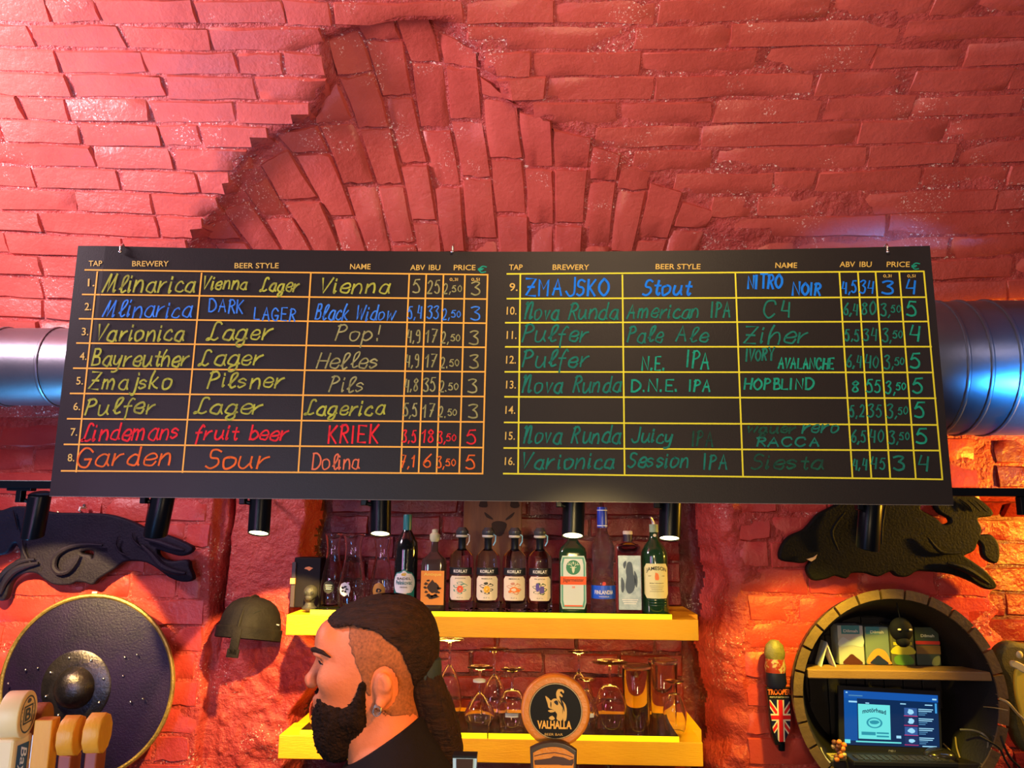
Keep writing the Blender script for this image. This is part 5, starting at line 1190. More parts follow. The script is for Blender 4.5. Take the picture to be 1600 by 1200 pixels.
for i in range(4):
    v0 = .60-i*.18; pp('video_thumbnail', .64, .775, v0-.02, v0+.13, em('screen_thumb%d' % (i % 2), [(.03, .10, .32), (.01, .03, .12)][i % 2], 1.0)); pp('red_progress_line', .635, .78, v0-.03, v0-.015, em('screen_pink', (.6, .03, .15), 1.0))
    vv, f = blob2d(0, 0, .035, .045, 60+i, 9, .4); mo('thumbnail_blot', [quadpt(.045+.94*(.71+q[0]), .16+.785*(v0+.055+q[1]), .0026) for q in vv], f, WH, scr, smooth=False)
    for j, w_ in enumerate((.155, .14, .09, .07)): pp('title_line', .79, .79+w_, v0+.105-j*.035, v0+.122-j*.035, WH if j < 2 else em('screen_dim', (.08, .25, .45), 1.0))
pp('title_line', .05, .14, .78, .81, WH); pp('title_line', .23, .27, .77, .79, WH); pp('title_line', .60, .66, .79, .81, WH); pp('title_line', .86, .94, .79, .81, WH); pp('tab_title', .05, .2, .90, .92, em('screen_dim', (.08, .25, .45), 1.0)); pp('tab_title', .02, .04, .95, .975, WH); pp('window_buttons', .94, .985, .90, .93, WH)
pp('caption_line', .12, .60, .055, .08, CY); pp('caption_blot', .0, .06, .03, .10, CY, .0026); pp('round_button', .55, .60, .15, .20, WH); pp('scroll_bar', .965, .985, .65, .84, em('screen_scroll', (.05, .35, .75), 1.0)); pp('taskbar_icons', .82, .97, .01, .03, WH)
vv, f = text2d('DELL', 1, width=.075, height=.045, bold=.01); mo('maker_lettering', [quadpt(.52+q[0], .085+q[1], .001) for q in vv], f, mat('grey_lettering', (.25, .25, .27), .4), lid, smooth=False)
yk = bl[1]-.005
MB().box((bl[0]-.004, Yf-.04, zs2), (br[0]+.004, yk-.0, zs2+.014), bev=.003).build('keyboard_base', mat('black_plastic', (.01, .011, .013), .4), t, smooth=False)
b = MB()
for i in range(14):
    for j in range(4):
        x = bl[0]+.015+i*(br[0]-bl[0]-.03)/14; y = Yf-.035+j*.012+.006; b.box((x, y, zs2+.014), (x+.014, y+.009, zs2+.0165))
o = b.build('keyboard_keys', mat('key_grey', (.03, .032, .035), .45), t, smooth=False); o['kind'] = 'stuff'
# mouse
m_ = at(1472, 1192, Yf+.02); t = thing('computer_mouse', 'dark rounded computer mouse beside the laptop', 'mouse', (m_[0], Yf+.02, zs2))
b = MB().ball((m_[0], Yf+.03, zs2+.014), (.046, .036, .022), 14); b.v = [(x, y, max(z, zs2)) for x, y, z in b.v]; b.build('mouse_shell', mat('glossy_dark_plastic', (.015, .014, .012), .18), t)
MB().tube([(m_[0]-.03, Yf+.015, zs2+.029), (m_[0]+.0, Yf+.012, zs2+.036)], .0014, 6).build('button_gap', BLK, t)
# orange trinket and matchbox
q = at(1313, 1172, 2.42); t = thing('beaded_trinket', 'small orange and gold beaded trinket in front of the laptop corner', 'trinket', (q[0], 2.42, zs2))
rr = np.random.default_rng(3)
for k in range(16):
    p = np.array([q[0]+rr.uniform(-.016, .016), 2.42+rr.uniform(-.008, .008), zs2+.008+k*.0032]); MB().ball(p, .0075, 6).build('bead', (mat('orange_bead', (.75, .22, .03), .35), mat('gold_bead', (.6, .4, .15), .3, .5), mat('brown_bead', (.15, .05, .02), .4))[k % 3], t)
q = at(1316, 1190, 2.40); t = thing('match_box', 'small worn yellowish box lying in front of the trinket', 'box', (q[0], 2.42, zs2))
MB().box((q[0]-.022, Yf-.03+.04, zs2), (q[0]+.024, Yf+.045, zs2+.012), bev=.002).build('sleeve', mat('yellowish_card', (.4, .33, .12), .6), t, smooth=False); MB().box((q[0]-.015, Yf+.0085, zs2+.003), (q[0]+.015, Yf+.0105, zs2+.009)).build('printed_label', mat('dull_green_print', (.12, .16, .06), .6), t, smooth=False)
# cables
def cable(label, pts, r, m, col='cable'):
    P_ = smooth_open([at(*p) for p in pts], 6); o = MB().tube(P_, r, 8).build('cable', m, None); return tag(o, label, 'cable')
KC = mat('pale_cable', (.35, .26, .1), .45); KB = mat('black_cable', (.01, .009, .008), .5)
cable('thin pale cable crossing the right rim of the barrel', [(1562, 1092, 2.40), (1575, 1098, 2.38), (1590, 1115, 2.38), (1604, 1128, 2.38)], .004, KC)
cable('thin grey cable stretched across the dark inside of the barrel to its right rim', [(1530, 1104, 2.50), (1545, 1105, 2.44), (1560, 1107, 2.40), (1575, 1110, 2.38)], .0016, KC)
cable('black cable hanging down the bricks right of the barrel', [(1564, 1150, 2.40), (1570, 1168, 2.40), (1580, 1186, 2.41), (1594, 1200, 2.42), (1600, 1215, 2.42)], .0035, KB)
cable('second black cable looping below the barrel rim at lower right', [(1530, 1150, 2.40), (1548, 1160, 2.39), (1562, 1170, 2.39), (1572, 1190, 2.40), (1585, 1210, 2.41)], .003, KB)
cable('bent pale cable lying inside the lower right of the barrel', [(1500, 1140, 2.48), (1520, 1141, 2.46), (1536, 1147, 2.43), (1544, 1158, 2.43), (1540, 1180, 2.44), (1526, 1196, 2.44)], .0028, mat('grey_cable', (.12, .11, .1), .4))
cable('upright pale wire behind the mouse', [(1474, 1162, 2.52), (1484, 1172, 2.50), (1492, 1184, 2.48)], .0022, KC)
cable('second upright pale wire behind the mouse', [(1493, 1152, 2.53), (1495, 1168, 2.50), (1500, 1184, 2.48)], .0026, KC)
cable('thin pale wire curling at lower left inside the barrel', [(1282, 1168, 2.44), (1287, 1180, 2.43), (1297, 1192, 2.42)], .0028, mat('light_wire', (.4, .38, .33), .4))
# ------------------------------------------------------------------ bracket tap handle with the flag on the right wall
FY = 2.59
def wp(px, py, Y=FY): return at(px, py, Y)
t = thing('flag_tap_handle', 'beer tap handle with a British flag and TROOPER lettering, mounted on the right wall', 'tap handle', (wp(1216, 1160)[0], 2.64, wp(1216, 1160)[2]))
NAVY = mat('navy_enamel', (.008, .010, .05), .4); REDE = mat('red_enamel', (.62, .01, .015), .4); WHE = mat('cream_enamel', (.75, .66, .52), .4); BKE = mat('black_enamel', (.006, .006, .008), .35)
def pl(name, lp, Y, th, m, sm=0, bev=.0015):
    q = [tuple(p) for p in (smooth_loop(lp, 3) if sm else lp)]
    v, f = shape2d([[(wp(a, b_)[0], wp(a, b_)[2]) for a, b_ in q]], max(th/2-bev, .0001), bev if th > .002 else 0)
    return mo(name, xz(v, Y), f, m, t, smooth=False)
pl('black_plate', [(1197, 1074), (1233, 1074), (1234, 1095), (1232, 1140), (1222, 1162), (1211, 1162), (1204, 1140), (1200, 1095)], FY, .02, BKE)
fl_ = [(1200, 1092), (1231.5, 1092), (1233, 1120), (1232, 1140), (1224, 1157), (1215, 1157), (1206, 1140), (1202, 1115)]
pl('flag_field', fl_, FY-.011, .002, NAVY, bev=0)
def clipbar(name, p, q, wd, m, Y):
    # a bar clipped to the flag outline (convex), in pixel space of the flat plate
    p = np.array(p, float); q = np.array(q, float); d = (q-p)/np.linalg.norm(q-p); n_ = np.array([-d[1], d[0]])*wd/2
    poly = [p+n_, q+n_, q-n_, p-n_]; C_ = fl_; 
    for i in range(len(C_)):
        a, b_ = np.array(C_[i], float), np.array(C_[(i+1) % len(C_)], float); e = b_-a; ins = lambda x: e[0]*(x[1]-a[1])-e[1]*(x[0]-a[0]) >= -1e-9
        out = []
        for j in range(len(poly)):
            s, u = poly[j], poly[(j+1) % len(poly)]
            cs = e[0]*(s[1]-a[1])-e[1]*(s[0]-a[0]); cu = e[0]*(u[1]-a[1])-e[1]*(u[0]-a[0])
            if cs >= 0: out.append(s)
            if (cs >= 0) != (cu >= 0): out.append(s+(u-s)*cs/(cs-cu))
        poly = out
        if not poly: return
    V = [wp(a[0], a[1]) for a in poly]; V = [(v[0], Y, v[2]) for v in V]; mo(name, V, [list(range(len(V)))], m, t, smooth=False)
cx, cy = 1217, 1119
for (a, b_) in (((1190, 1082), (1246, 1162)), ((1244, 1082), (1192, 1162))): clipbar('white_saltire', a, b_, 8, WHE, FY-.0135); clipbar('red_saltire', a, b_, 4.2, REDE, FY-.0140)
clipbar('white_cross', (1217, 1085), (1219, 1165), 11, WHE, FY-.0145); clipbar('white_cross', (1195, cy), (1240, cy), 11, WHE, FY-.0147); clipbar('red_cross', (1217, 1085), (1219, 1165), 6.5, REDE, FY-.0152); clipbar('red_cross', (1195, cy), (1240, cy), 6, REDE, FY-.0154)
v, f = text2d('TROOPER', 1, width=36, height=9, bold=.03); mo('trooper_lettering', [(lambda q: (q[0], FY-.0125, q[2]))(wp(1215.5+p[0], 1080-p[1])) for p in v], f, mat('red_gold_lettering', (.8, .16, .03), .45), t, smooth=False)
v, f = text2d('PREMIUM BRITISH BEER', 1, width=30, height=2.6); mo('small_lettering', [(lambda q: (q[0], FY-.0125, q[2]))(wp(1216+p[0], 1088-p[1])) for p in v], f, WHE, t, smooth=False)
v, f = rect2d(1, 1)
q0 = wp(1221, 1166); MB().lathe([(.010, -.012), (.011, 0), (.011, .016), (.006, .018)], (q0[0], FY, q0[2]), n=16).build('ferrule', BLACK, t)
# plain olive and red rounded finial stands in for the cast figure on top
OLV = mat('olive_enamel', (.13, .12, .03), .35, col2=(.22, .18, .06), cscale=30, bump2=.4); q1 = wp(1213, 1074)
sc_ = 2.5/F
MB().lathe([(13*sc_, 0), (16*sc_, 6*sc_), (15*sc_, 22*sc_)], (q1[0], FY, q1[2]), n=20, sy=.8).build('finial_base', NAVY, t)
MB().lathe([(15*sc_, 22*sc_), (16*sc_, 30*sc_), (14*sc_, 42*sc_)], (q1[0], FY, q1[2]), n=20, sy=.8).build('finial_waist', mat('dull_red_enamel', (.30, .03, .02), .4, col2=(.45, .33, .2), cscale=50, ramp=(.5, .56)), t)
MB().lathe([(14*sc_, 42*sc_), (16*sc_, 50*sc_), (13*sc_, 62*sc_), (6*sc_, 69*sc_), (.0005, 70*sc_)], (q1[0], FY, q1[2]), n=20, sy=.8).build('finial_top', OLV, t)
# ornament at the right edge of the frame
q = at(1592, 1085, 2.45); t = thing('hanging_ornament', 'dark olive hanging ornament with pale dot and yellow belly, cut by the right picture edge', 'ornament', (q[0], 2.62, q[2]))
OL2 = mat('dark_olive_plush', (.05, .045, .015), .7, col2=(.10, .08, .02), cscale=20, bump2=.5)
slab('body', [[(1566, 1025), (1580, 1012), (1600, 1014), (1630, 1025), (1650, 1080), (1640, 1150), (1610, 1170), (1592, 1140), (1586, 1100), (1580, 1060), (1570, 1045)]], 2.46, .05, OL2, t, bev=.015)
slab('yellow_belly', [[(1592, 1046), (1612, 1044), (1630, 1080), (1622, 1140), (1606, 1136), (1594, 1100), (1589, 1070)]], 2.430, .014, mat('yellow_felt', (.75, .55, .04), .7), t, bev=.004)
slab('pale_claw', [[(1582, 1034), (1592, 1036), (1604, 1044), (1600, 1050), (1590, 1044), (1582, 1040)]], 2.427, .01, mat('cream_felt', (.6, .5, .25), .6), t, bev=.003)
MB().ball(at(1593, 1023, 2.425), (.010, .006, .011), 8).build('pale_dot', mat('cream_felt', (.6, .5, .25), .6), t)
MB().tube([at(1620, 1030, 2.46), at(1622, 1000, 2.66)], .003, 6).build('hanging_wire', BLACK, t)
# ------------------------------------------------------------------ the barman
def surface_nets(xs, ys, zs, D):
    nx, ny, nz = D.shape; ins = D < 0
    acc = np.zeros((nx-1, ny-1, nz-1, 3), np.float32); cnt = np.zeros((nx-1, ny-1, nz-1), np.float32)
    def cor(i, j, k): return (slice(i, nx-1+i), slice(j, ny-1+j), slice(k, nz-1+k))
    X0 = xs[:-1][:, None, None]; dX = np.diff(xs)[:, None, None]; Y0 = ys[:-1][None, :, None]; dY = np.diff(ys)[None, :, None]; Z0 = zs[:-1][None, None]; dZ = np.diff(zs)[None, None]
    any_ = np.zeros(cnt.shape, bool); all_ = np.ones(cnt.shape, bool)
    for i in (0, 1):
        for j in (0, 1):
            for k in (0, 1): c = ins[cor(i, j, k)]; any_ |= c; all_ &= c
    act = any_ & ~all_; I = np.argwhere(act); idx = -np.ones(cnt.shape, int); idx[act] = np.arange(len(I))
    P_ = np.zeros((len(I), 3)); N_ = np.zeros(len(I)); a0 = I
    def val(o): return D[a0[:, 0]+o[0], a0[:, 1]+o[1], a0[:, 2]+o[2]]
    co = [xs, ys, zs]
    for ax in range(3):
        o2 = [a for a in range(3) if a != ax]
        for p in (0, 1):
            for q in (0, 1):
                o = [0, 0, 0]; o[o2[0]] = p; o[o2[1]] = q; e = list(o); e[ax] = 1
                v0, v1 = val(o), val(e); m = (v0 < 0) != (v1 < 0); t = np.where(m, v0/(v0-v1+1e-20), 0)
                for d in range(3):
                    c0 = co[d][a0[:, d]+o[d]]; c1 = co[d][a0[:, d]+e[d]]; P_[:, d] += np.where(m, c0+(c1-c0)*t, 0)
                N_ += m
    P_ /= N_[:, None]
    fs = []
    for ax in range(3):
        b_, c_ = [(1, 2), (2, 0), (0, 1)][ax]
        sl0 = [slice(None)]*3; sl1 = [slice(None)]*3; sl0[ax] = slice(0, -1); sl1[ax] = slice(1, None)
        s0, s1 = ins[tuple(sl0)], ins[tuple(sl1)]; E = np.argwhere(s0 != s1); 
        ok = (E[:, b_] > 0) & (E[:, c_] > 0) & (E[:, b_] < D.shape[b_]-1) & (E[:, c_] < D.shape[c_]-1); E = E[ok]
        def g(db, dc): q = E.copy(); q[:, b_] -= db; q[:, c_] -= dc; return idx[q[:, 0], q[:, 1], q[:, 2]]
        Q = np.stack([g(1, 1), g(0, 1), g(0, 0), g(1, 0)], 1); fl_ = ~s0[E[:, 0], E[:, 1], E[:, 2]]; Q[fl_] = Q[fl_][:, ::-1]; fs.append(Q)
    return P_, np.vstack(fs)
class SDF:
    def __init__(s, xs, ys, zs): s.xs, s.ys, s.zs = xs, ys, zs; s.G = [a.astype(np.float32) for a in np.meshgrid(xs, ys, zs, indexing='ij')]; s.D = np.full(s.G[0].shape, 1.0, np.float32)
    def _box(s, c, r):
        o = []
        for a, cc, rr in zip((s.xs, s.ys, s.zs), c, r):
            i0 = max(0, np.searchsorted(a, cc-rr)-1); i1 = min(len(a), np.searchsorted(a, cc+rr)+1); o.append(slice(i0, max(i1, i0)))
        return tuple(o)
    def ell(s, c, r, k=.02, sub=False, rot=None):
        r = np.array(r, float); m = max(r)+.06; b = s._box(c, (m, m, m))
        x, y, z = [g[b]-cc for g, cc in zip(s.G, c)]
        if rot is not None:   # rotate about y (in the xz plane), degrees, nose-down positive
            a = math.radians(rot); x, z = x*math.cos(a)+z*math.sin(a), -x*math.sin(a)+z*math.cos(a)
        k0 = np.sqrt((x/r[0])**2+(y/r[1])**2+(z/r[2])**2); k1 = np.sqrt((x/r[0]**2)**2+(y/r[1]**2)**2+(z/r[2]**2)**2)+1e-9
        s._comb(b, k0*(k0-1)/k1, k, sub)
    def cap(s, a, b_, ra, rb, k=.02, sub=False):
        a = np.array(a, float); b_ = np.array(b_, float); c = (a+b_)/2; m = np.abs(a-b_)/2+max(ra, rb)+.06; bx = s._box(c, m)
        p = [g[bx]-aa for g, aa in zip(s.G, a)]; d = b_-a; t = np.clip((p[0]*d[0]+p[1]*d[1]+p[2]*d[2])/(d@d+1e-12), 0, 1)
        q = np.sqrt((p[0]-t*d[0])**2+(p[1]-t*d[1])**2+(p[2]-t*d[2])**2)-(ra+(rb-ra)*t); s._comb(bx, q, k, sub)
    def _comb(s, b, d, k, sub):
        D = s.D[b]
        if sub: h = np.maximum(k-np.abs(D+d), 0)/k; s.D[b] = np.maximum(D, -d)+h*h*k*.25
        else: h = np.maximum(k-np.abs(D-d), 0)/k; s.D[b] = np.minimum(D, d)-h*h*k*.25
    def mesh(s): return surface_nets(s.xs, s.ys, s.zs, s.D)
YM = 1.58
def hp(px, py, dy=0.0):
    p = at(px, py, YM); return np.array([p[0], YM+dy, p[2]])
def axis_(segs):
    o = [segs[0][0]]
    for a, b_, st in segs: 
        n = max(1, int(round((b_-a)/st))); o += list(np.linspace(a, b_, n+1)[1:])
    return np.array(o)
HX = hp(598, 1012)[0]; HZ = hp(598, 1012)[2]; PX = 1/798.
def L(px, py, y=0.0):  # millimetre frame of the head, from profile pixels
    return np.array([HX+(px-598)*PX, YM+y, HZ-(py-1012)*PX/1.02])
xs = axis_([(HX-.42, HX-.15, .012), (HX-.15, HX+.11, .0042), (HX+.11, HX+.38, .012)])
ys = axis_([(YM-.36, YM-.095, .0105), (YM-.095, YM+.095, .0042), (YM+.095, YM+.36, .0105)])
zs = axis_([(-.01, 1.46, .0105), (1.46, HZ+.13, .0042)])
B = SDF(xs, ys, zs)
# head in profile, facing the left of the picture
B.ell(L(600, 1010), (.097, .076, .092), .02); B.ell(L(560, 1045), (.072, .064, .088), .03); B.ell(L(548, 1098), (.056, .050, .050), .03)
B.ell(L(528, 1108), (.028, .030, .028), .025)                      # chin
B.ell(L(516, 1000), (.030, .050, .040), .03)                       # forehead
for sg in (-1, 1):
    B.ell(L(508, 1019, sg*.027), (.018, .025, .010), .012)        # brow
    B.ell(L(500, 1033, sg*.033), (.021, .018, .013), .012, sub=True) # eye socket
    B.ell(L(522, 1032, sg*.032), (.0145, .015, .012), .006)        # lids
    B.ell(L(530, 1056, sg*.041), (.028, .016, .018), .03)         # cheek bone
    B.ell(L(491, 1067, sg*.011), (.012, .009, .009), .006)        # nostril wing
    B.ell(L(612, 1060, sg*.072), (.016, .010, .028), .006, rot=12); B.ell(L(616, 1053, sg*.083), (.014, .007, .018), .006, rot=12)  # ear
    B.ell(L(608, 1056, sg*.090), (.009, .006, .017), .004, sub=True, rot=12); B.ell(L(609, 1084, sg*.077), (.008, .006, .010), .006)
B.cap(L(503, 1028), L(490, 1058), .010, .012, .010); B.ell(L(487, 1061), (.013, .0125, .010), .008)   # nose
B.ell(L(506, 1087), (.012, .022, .010), .010)                      # upper lip area
B.cap(L(497, 1090, -.014), L(497, 1090, .014), .005, .005, .006); B.cap(L(499, 1099, -.012), L(499, 1099, .012), .006, .006, .005)
B.cap(L(600, 1075), L(628, 1160), .058, .062, .03); B.cap(L(560, 1120), L(600, 1170), .040, .05, .03)
# body below, turned like the head
NX = L(630, 1170)[0]; sz = L(630, 1170)[2]-.03
B.ell((NX+.01, YM, sz-.02), (.085, .15, .07), .06)
B.ell((NX+.0, YM, sz-.17), (.125, .165, .19), .06); B.ell((NX+.0, YM, sz-.38), (.115, .145, .16), .08); B.ell((NX+.0, YM, .98), (.12, .165, .13), .08)
for sg in (-1, 1):
    S0 = np.array([NX+.01, YM+sg*.185, sz-.045]); E0 = S0+np.array([-.0, sg*.045, -.29]); W0 = E0+np.array([-.12, sg*-.01, -.22])
    B.ell(S0, (.062, .062, .065), .05); B.cap(S0, E0, .052, .042, .03); B.cap(E0, W0, .042, .027, .02)
    Hd = W0+np.array([-.035, 0, -.055]); B.ell(Hd, (.022, .026, .042), .015)
    for k, (dx, ln) in enumerate(((-.030, .062), (-.012, .072), (.006, .068), (.022, .055))):
        a = Hd+np.array([dx*.6-.008, 0, -.030]); m_ = a+np.array([-.012+dx*.2, 0, -ln*.5]); e = m_+np.array([.004, 0, -ln*.5])
        B.cap(a, m_, .0095, .0088, .004); B.cap(m_, e, .0088, .0072, .004)
    B.cap(Hd+np.array([-.018, -sg*.012, .01]), Hd+np.array([-.040, -sg*.016, -.025]), .011, .009, .006)
    hip = np.array([NX+.0, YM+sg*.09, .93]); kn = np.array([NX-.015, YM+sg*.105, .50]); an = np.array([NX+.015, YM+sg*.11, .085])
    B.cap(hip, kn, .085, .056, .04); B.cap(kn, an, .056, .037, .03); B.cap(an+np.array([.02, 0, -.045]), an+np.array([-.17, 0, -.05]), .036, .030, .03)
v, f = B.mesh()
SKIN = mat('warm_skin', (.50, .16, .065), .5, col2=(.57, .20, .09), cscale=14, bump2=.25, b2scale=170, spec=.4)
man = thing('person', 'bearded man in black T-shirt with tied-back dark hair, in profile behind the bar', 'person', (NX, YM, 0))
body = mo('body', v, f, SKIN, man)
# clothes: shells around the same shape, cut at the hems
CLOTH = mat('black_cotton', (.006, .006, .010), .9, spec=.2, bump=.3, bscale=12, bump2=.3, b2scale=300, sheen=.2); JEAN = mat('dark_denim', (.02, .025, .05), .85, bump2=.3)
def shell(name, off, keep, m, extra=None):
    D = B.D-off; X_, Y_, Z_ = B.G; cut = keep(X_, Y_, Z_).astype(np.float32); D = np.maximum(D, -cut)
    v, f = surface_nets(xs, ys, zs, D); return mo(name, v, f, m, man)
nk = L(628, 1142); nf = L(592, 1166)
# neckline plane rises from the throat to the nape
sl = (nk[2]-nf[2])/(nk[0]-nf[0]-0.0)
def kshirt(X_, Y_, Z_):
    a = (nf[2]+(X_-nf[0])*sl+.010)-Z_; arm = Z_-(sz-.30); d = np.minimum(a, Z_-.93)
    side = np.abs(Y_-YM)-.175
    return np.minimum(d, np.maximum(-side, arm))
shell('t_shirt', .011, kshirt, CLOTH)
shell('trousers', .010, lambda X_, Y_, Z_: np.minimum(np.minimum(.97-Z_, Z_-.10), np.where(Z_ > .55, .19-np.abs(Y_-YM), .3)), JEAN)
shell('shoes', .012, lambda X_, Y_, Z_: .13-Z_, mat('black_leather', (.012, .01, .01), .4))
# hair, beard and brows: own volumes with a combed surface
def volume(name, x0, x1, z0, z1, fn, m, y=.115, st=.0036, noise=None):
    xx = np.arange(x0, x1, st); yy = np.arange(YM-y, YM+y, st); zz = np.arange(z0, z1, st); Q = SDF(xx, yy, zz); fn(Q)
    if noise is not None: Q.D = Q.D+noise(*Q.G).astype(np.float32)
    v, f = Q.mesh(); return mo(name, v, f, m, man)
HAIR = mat('dark_brown_hair', (.007, .0035, .002), .6, spec=.25, col2=(.028, .012, .005), cscale=18, stretch=(1, 7, 7), bump=.5, bscale=30, bump2=.6, b2scale=90)
BEARD = mat('near_black_beard', (.007, .004, .003), .85, spec=.15, col2=(.018, .009, .005), cscale=60, bump=.5, bscale=60, bump2=.8, b2scale=160)
def hair_top(Q):
    Q.ell(L(603, 1006), (.104, .080, .098), .01); Q.ell(L(568, 975), (.075, .058, .040), .02); Q.ell(L(622, 985), (.070, .066, .062), .02); Q.ell(L(655, 1020), (.034, .045, .055), .02)
    # cut away the shaved side: keep what lies above a line from the temple to the nape
    X_, Y_, Z_ = Q.G
    a = L(500, 985); b_ = L(600, 985); c_ = L(650, 1040); d_ = L(668, 1090)
    line = np.interp(X_[:, 0, 0], [a[0]-.05, L(498, 984)[0], L(560, 968)[0], L(600, 976)[0], L(636, 1000)[0], L(652, 1045)[0], L(660, 1070)[0], d_[0]+.1], [L(0, 1000)[2], L(0, 984)[2], L(0, 972)[2], L(0, 980)[2], L(0, 1008)[2], L(0, 1050)[2], L(0, 1062)[2], L(0, 1066)[2]])[:, None, None]
    yd = np.abs(Y_-YM); line2 = line+0.0*yd; lift = np.where(yd < .05, -.05*(1-yd/.05), 0)*np.clip((X_-L(560, 0)[0])/.06, 0, 1)
    Q.D = np.maximum(Q.D, (line2+lift-Z_)*.8)
    fl = L(494, 992)[0]; Q.D = np.maximum(Q.D, (fl+(Z_-L(0, 985)[2])*.5)-X_)
comb = lambda X_, Y_, Z_: .0016*np.sin((Z_-.35*X_)*900+np.sin(X_*60)*2)*np.cos(Y_*380)
volume('hair', L(480, 0)[0], L(705, 0)[0], L(0, 1100)[2], L(0, 925)[2], hair_top, HAIR, noise=comb)
def tail(Q):
    Q.ell(L(664, 1030), (.024, .030, .036), .02)
    P_ = [L(662, 1045), L(672, 1075), L(684, 1105), L(696, 1135), L(704, 1165), L(708, 1200)]; R0 = [.026, .030, .032, .030, .026, .018]
    for i in range(5): Q.cap(P_[i], P_[i+1], R0[i], R0[i+1], .02)
volume('long_tied_hair', L(610, 0)[0], L(760, 0)[0], L(0, 1240)[2], L(0, 990)[2], tail, HAIR, y=.06, noise=lambda X_, Y_, Z_: .0022*np.sin((X_*1.0+Z_*.25)*700)*np.cos(Y_*420))
p = L(666, 1042); MB().lathe([(.024, -.022), (.031, -.018), (.033, 0), (.031, .018), (.024, .022)], p, n=24).build('hair_band', mat('teal_black_band', (.008, .022, .028), .7), man)
def beard(Q):
    Q.ell(L(552, 1112), (.068, .062, .050), .02, rot=-20); Q.ell(L(530, 1138), (.042, .046, .042), .03); Q.ell(L(534, 1160), (.030, .034, .028), .03)
    Q.cap(L(580, 1058, -.0665), L(570, 1108, -.053), .007, .018, .02); Q.cap(L(580, 1058, .0665), L(570, 1108, .053), .007, .018, .02)
    Q.cap(L(502, 1081, -.006), L(522, 1102, -.036), .0075, .012, .012); Q.cap(L(502, 1081, .006), L(522, 1102, .036), .0075, .012, .012)
    Q.ell(L(515, 1116), (.022, .030, .018), .02)
    # leave the cheeks and lips bare
    X_, Y_, Z_ = Q.G
    for sg in (-1, 1): Q.ell(L(536, 1066, sg*.048), (.040, .034, .026), .012, sub=True)
    Q.ell(L(490, 1095), (.013, .014, .0065), .006, sub=True)
volume('beard', L(485, 0)[0], L(620, 0)[0], L(0, 1200)[2], L(0, 1042)[2], beard, BEARD, noise=lambda X_, Y_, Z_: .0022*np.sin(X_*800+Z_*250)*np.cos(Y_*500+Z_*200)+.0012*np.sin(Z_*900+X_*300))
# shaved stubble over the ear: the scalp shell, thinly lifted
STUB = mat('shaved_stubble', (.13, .05, .018), .75, col2=(.32, .115, .04), cscale=190, ramp=(.3, .7))
X_, Y_, Z_ = B.G
def kstub(X_, Y_, Z_):
    zz = [L(0, y)[2] for y in (1080, 1060, 1030, 1000, 960)]; xf = np.interp(Z_[0, 0, :], zz, [L(x, 0)[0] for x in (587, 583, 570, 556, 550)])[None, None, :]; jag = .0016*np.sin(Z_*1100)+.0012*np.sin(Z_*2300+X_*700)
    front = X_-xf+jag; low = np.where(X_ < L(597, 0)[0], Z_-L(0, 1076)[2], Z_-L(0, 1100)[2]+jag*2+(X_-L(612, 0)[0])*.25)
    sub = np.sqrt((X_-L(612, 0)[0])**2*1.6+(Z_-L(0, 1062)[2])**2*.6)-.030
    top = L(0, 962)[2]-Z_
    return np.minimum(np.minimum(np.minimum(front, low), top), sub)
shell('shaved_sides', .0016, kstub, STUB)
# eyes, brows, ear rings
for sg in (-1, 1):
    c_ = L(517, 1032, sg*.0325); MB().ball(c_, .0122, 12).build('eyeball', mat('eye_white', (.6, .55, .5), .2), man)
    q = c_+np.array([-.0104, 0, 0]); MB().ball(q, (.0028, .005, .005), 8).build('iris', mat('dark_iris', (.02, .01, .008), .15), man)
    MB().tube([L(496, 1019, sg*.012), L(493, 1013, sg*.026), L(499, 1011, sg*.042), L(514, 1013, sg*.056), L(528, 1020, sg*.061)], [.003, .005, .005, .004, .0015], 8).build('eyebrow', HAIR, man)
    MB().tube([L(510, 1029, sg*.018), L(506, 1026.5, sg*.031), L(512, 1029, sg*.046)], [.0015, .0028, .0015], 6).build('upper_lid', SKIN, man); MB().tube([L(511, 1031, sg*.020), L(504.5, 1029.5, sg*.031), L(509, 1031, sg*.044), L(517, 1033, sg*.050)], [.0008, .0016, .0016, .0006], 6).build('eyelash', HAIR, man)
for dy in (0, .006, .011):
    e = L(606, 1090, -.080-dy*.3); MB().tube([e+np.array([.0075*math.cos(a), -dy*.4, .008*math.sin(a)-dy*.3]) for a in np.linspace(0, 2*math.pi, 16, endpoint=False)], .0010, 6, closed=True).build('ear_ring', STEEL, man)
# ------------------------------------------------------------------ bar counter, tap rail and tap handles
YT_ = 1.10
DWOOD = mat('dark_bar_wood', (.05, .02, .008), .3, col2=(.09, .035, .014), cscale=5, stretch=(.4, 4, 4))
ct = thing('bar_counter', 'dark wooden bar counter with taps', 'bar counter', (-.2, 1.05, 0))
MB().box((-2.0, .80, 1.08), (1.6, 1.26, 1.12), bev=.006).build('counter_top', DWOOD, ct, smooth=False)
MB().box((-1.98, .84, 0), (1.58, .87, 1.08)).build('front_panel', DWOOD, ct, smooth=False)
for x in (-1.9, -.2, 1.5): MB().box((x-.03, .87, 0), (x+.03, 1.2, 1.08)).build('upright', DWOOD, ct, smooth=False)
ZT = 1.47
rail = thing('tap_rail', 'polished steel beer tap rail on the bar', 'beer tower', (-.3, YT_, 1.12))
MB().tube([(-1.0, YT_, ZT-.05), (.25, YT_, ZT-.05)], .035, 24).build('crossbar', STEEL, rail)
for x in (-.85, -.3, .15): MB().tube([(x, YT_, 1.12), (x, YT_, ZT-.06)], .03, 20).build('column', STEEL, rail)
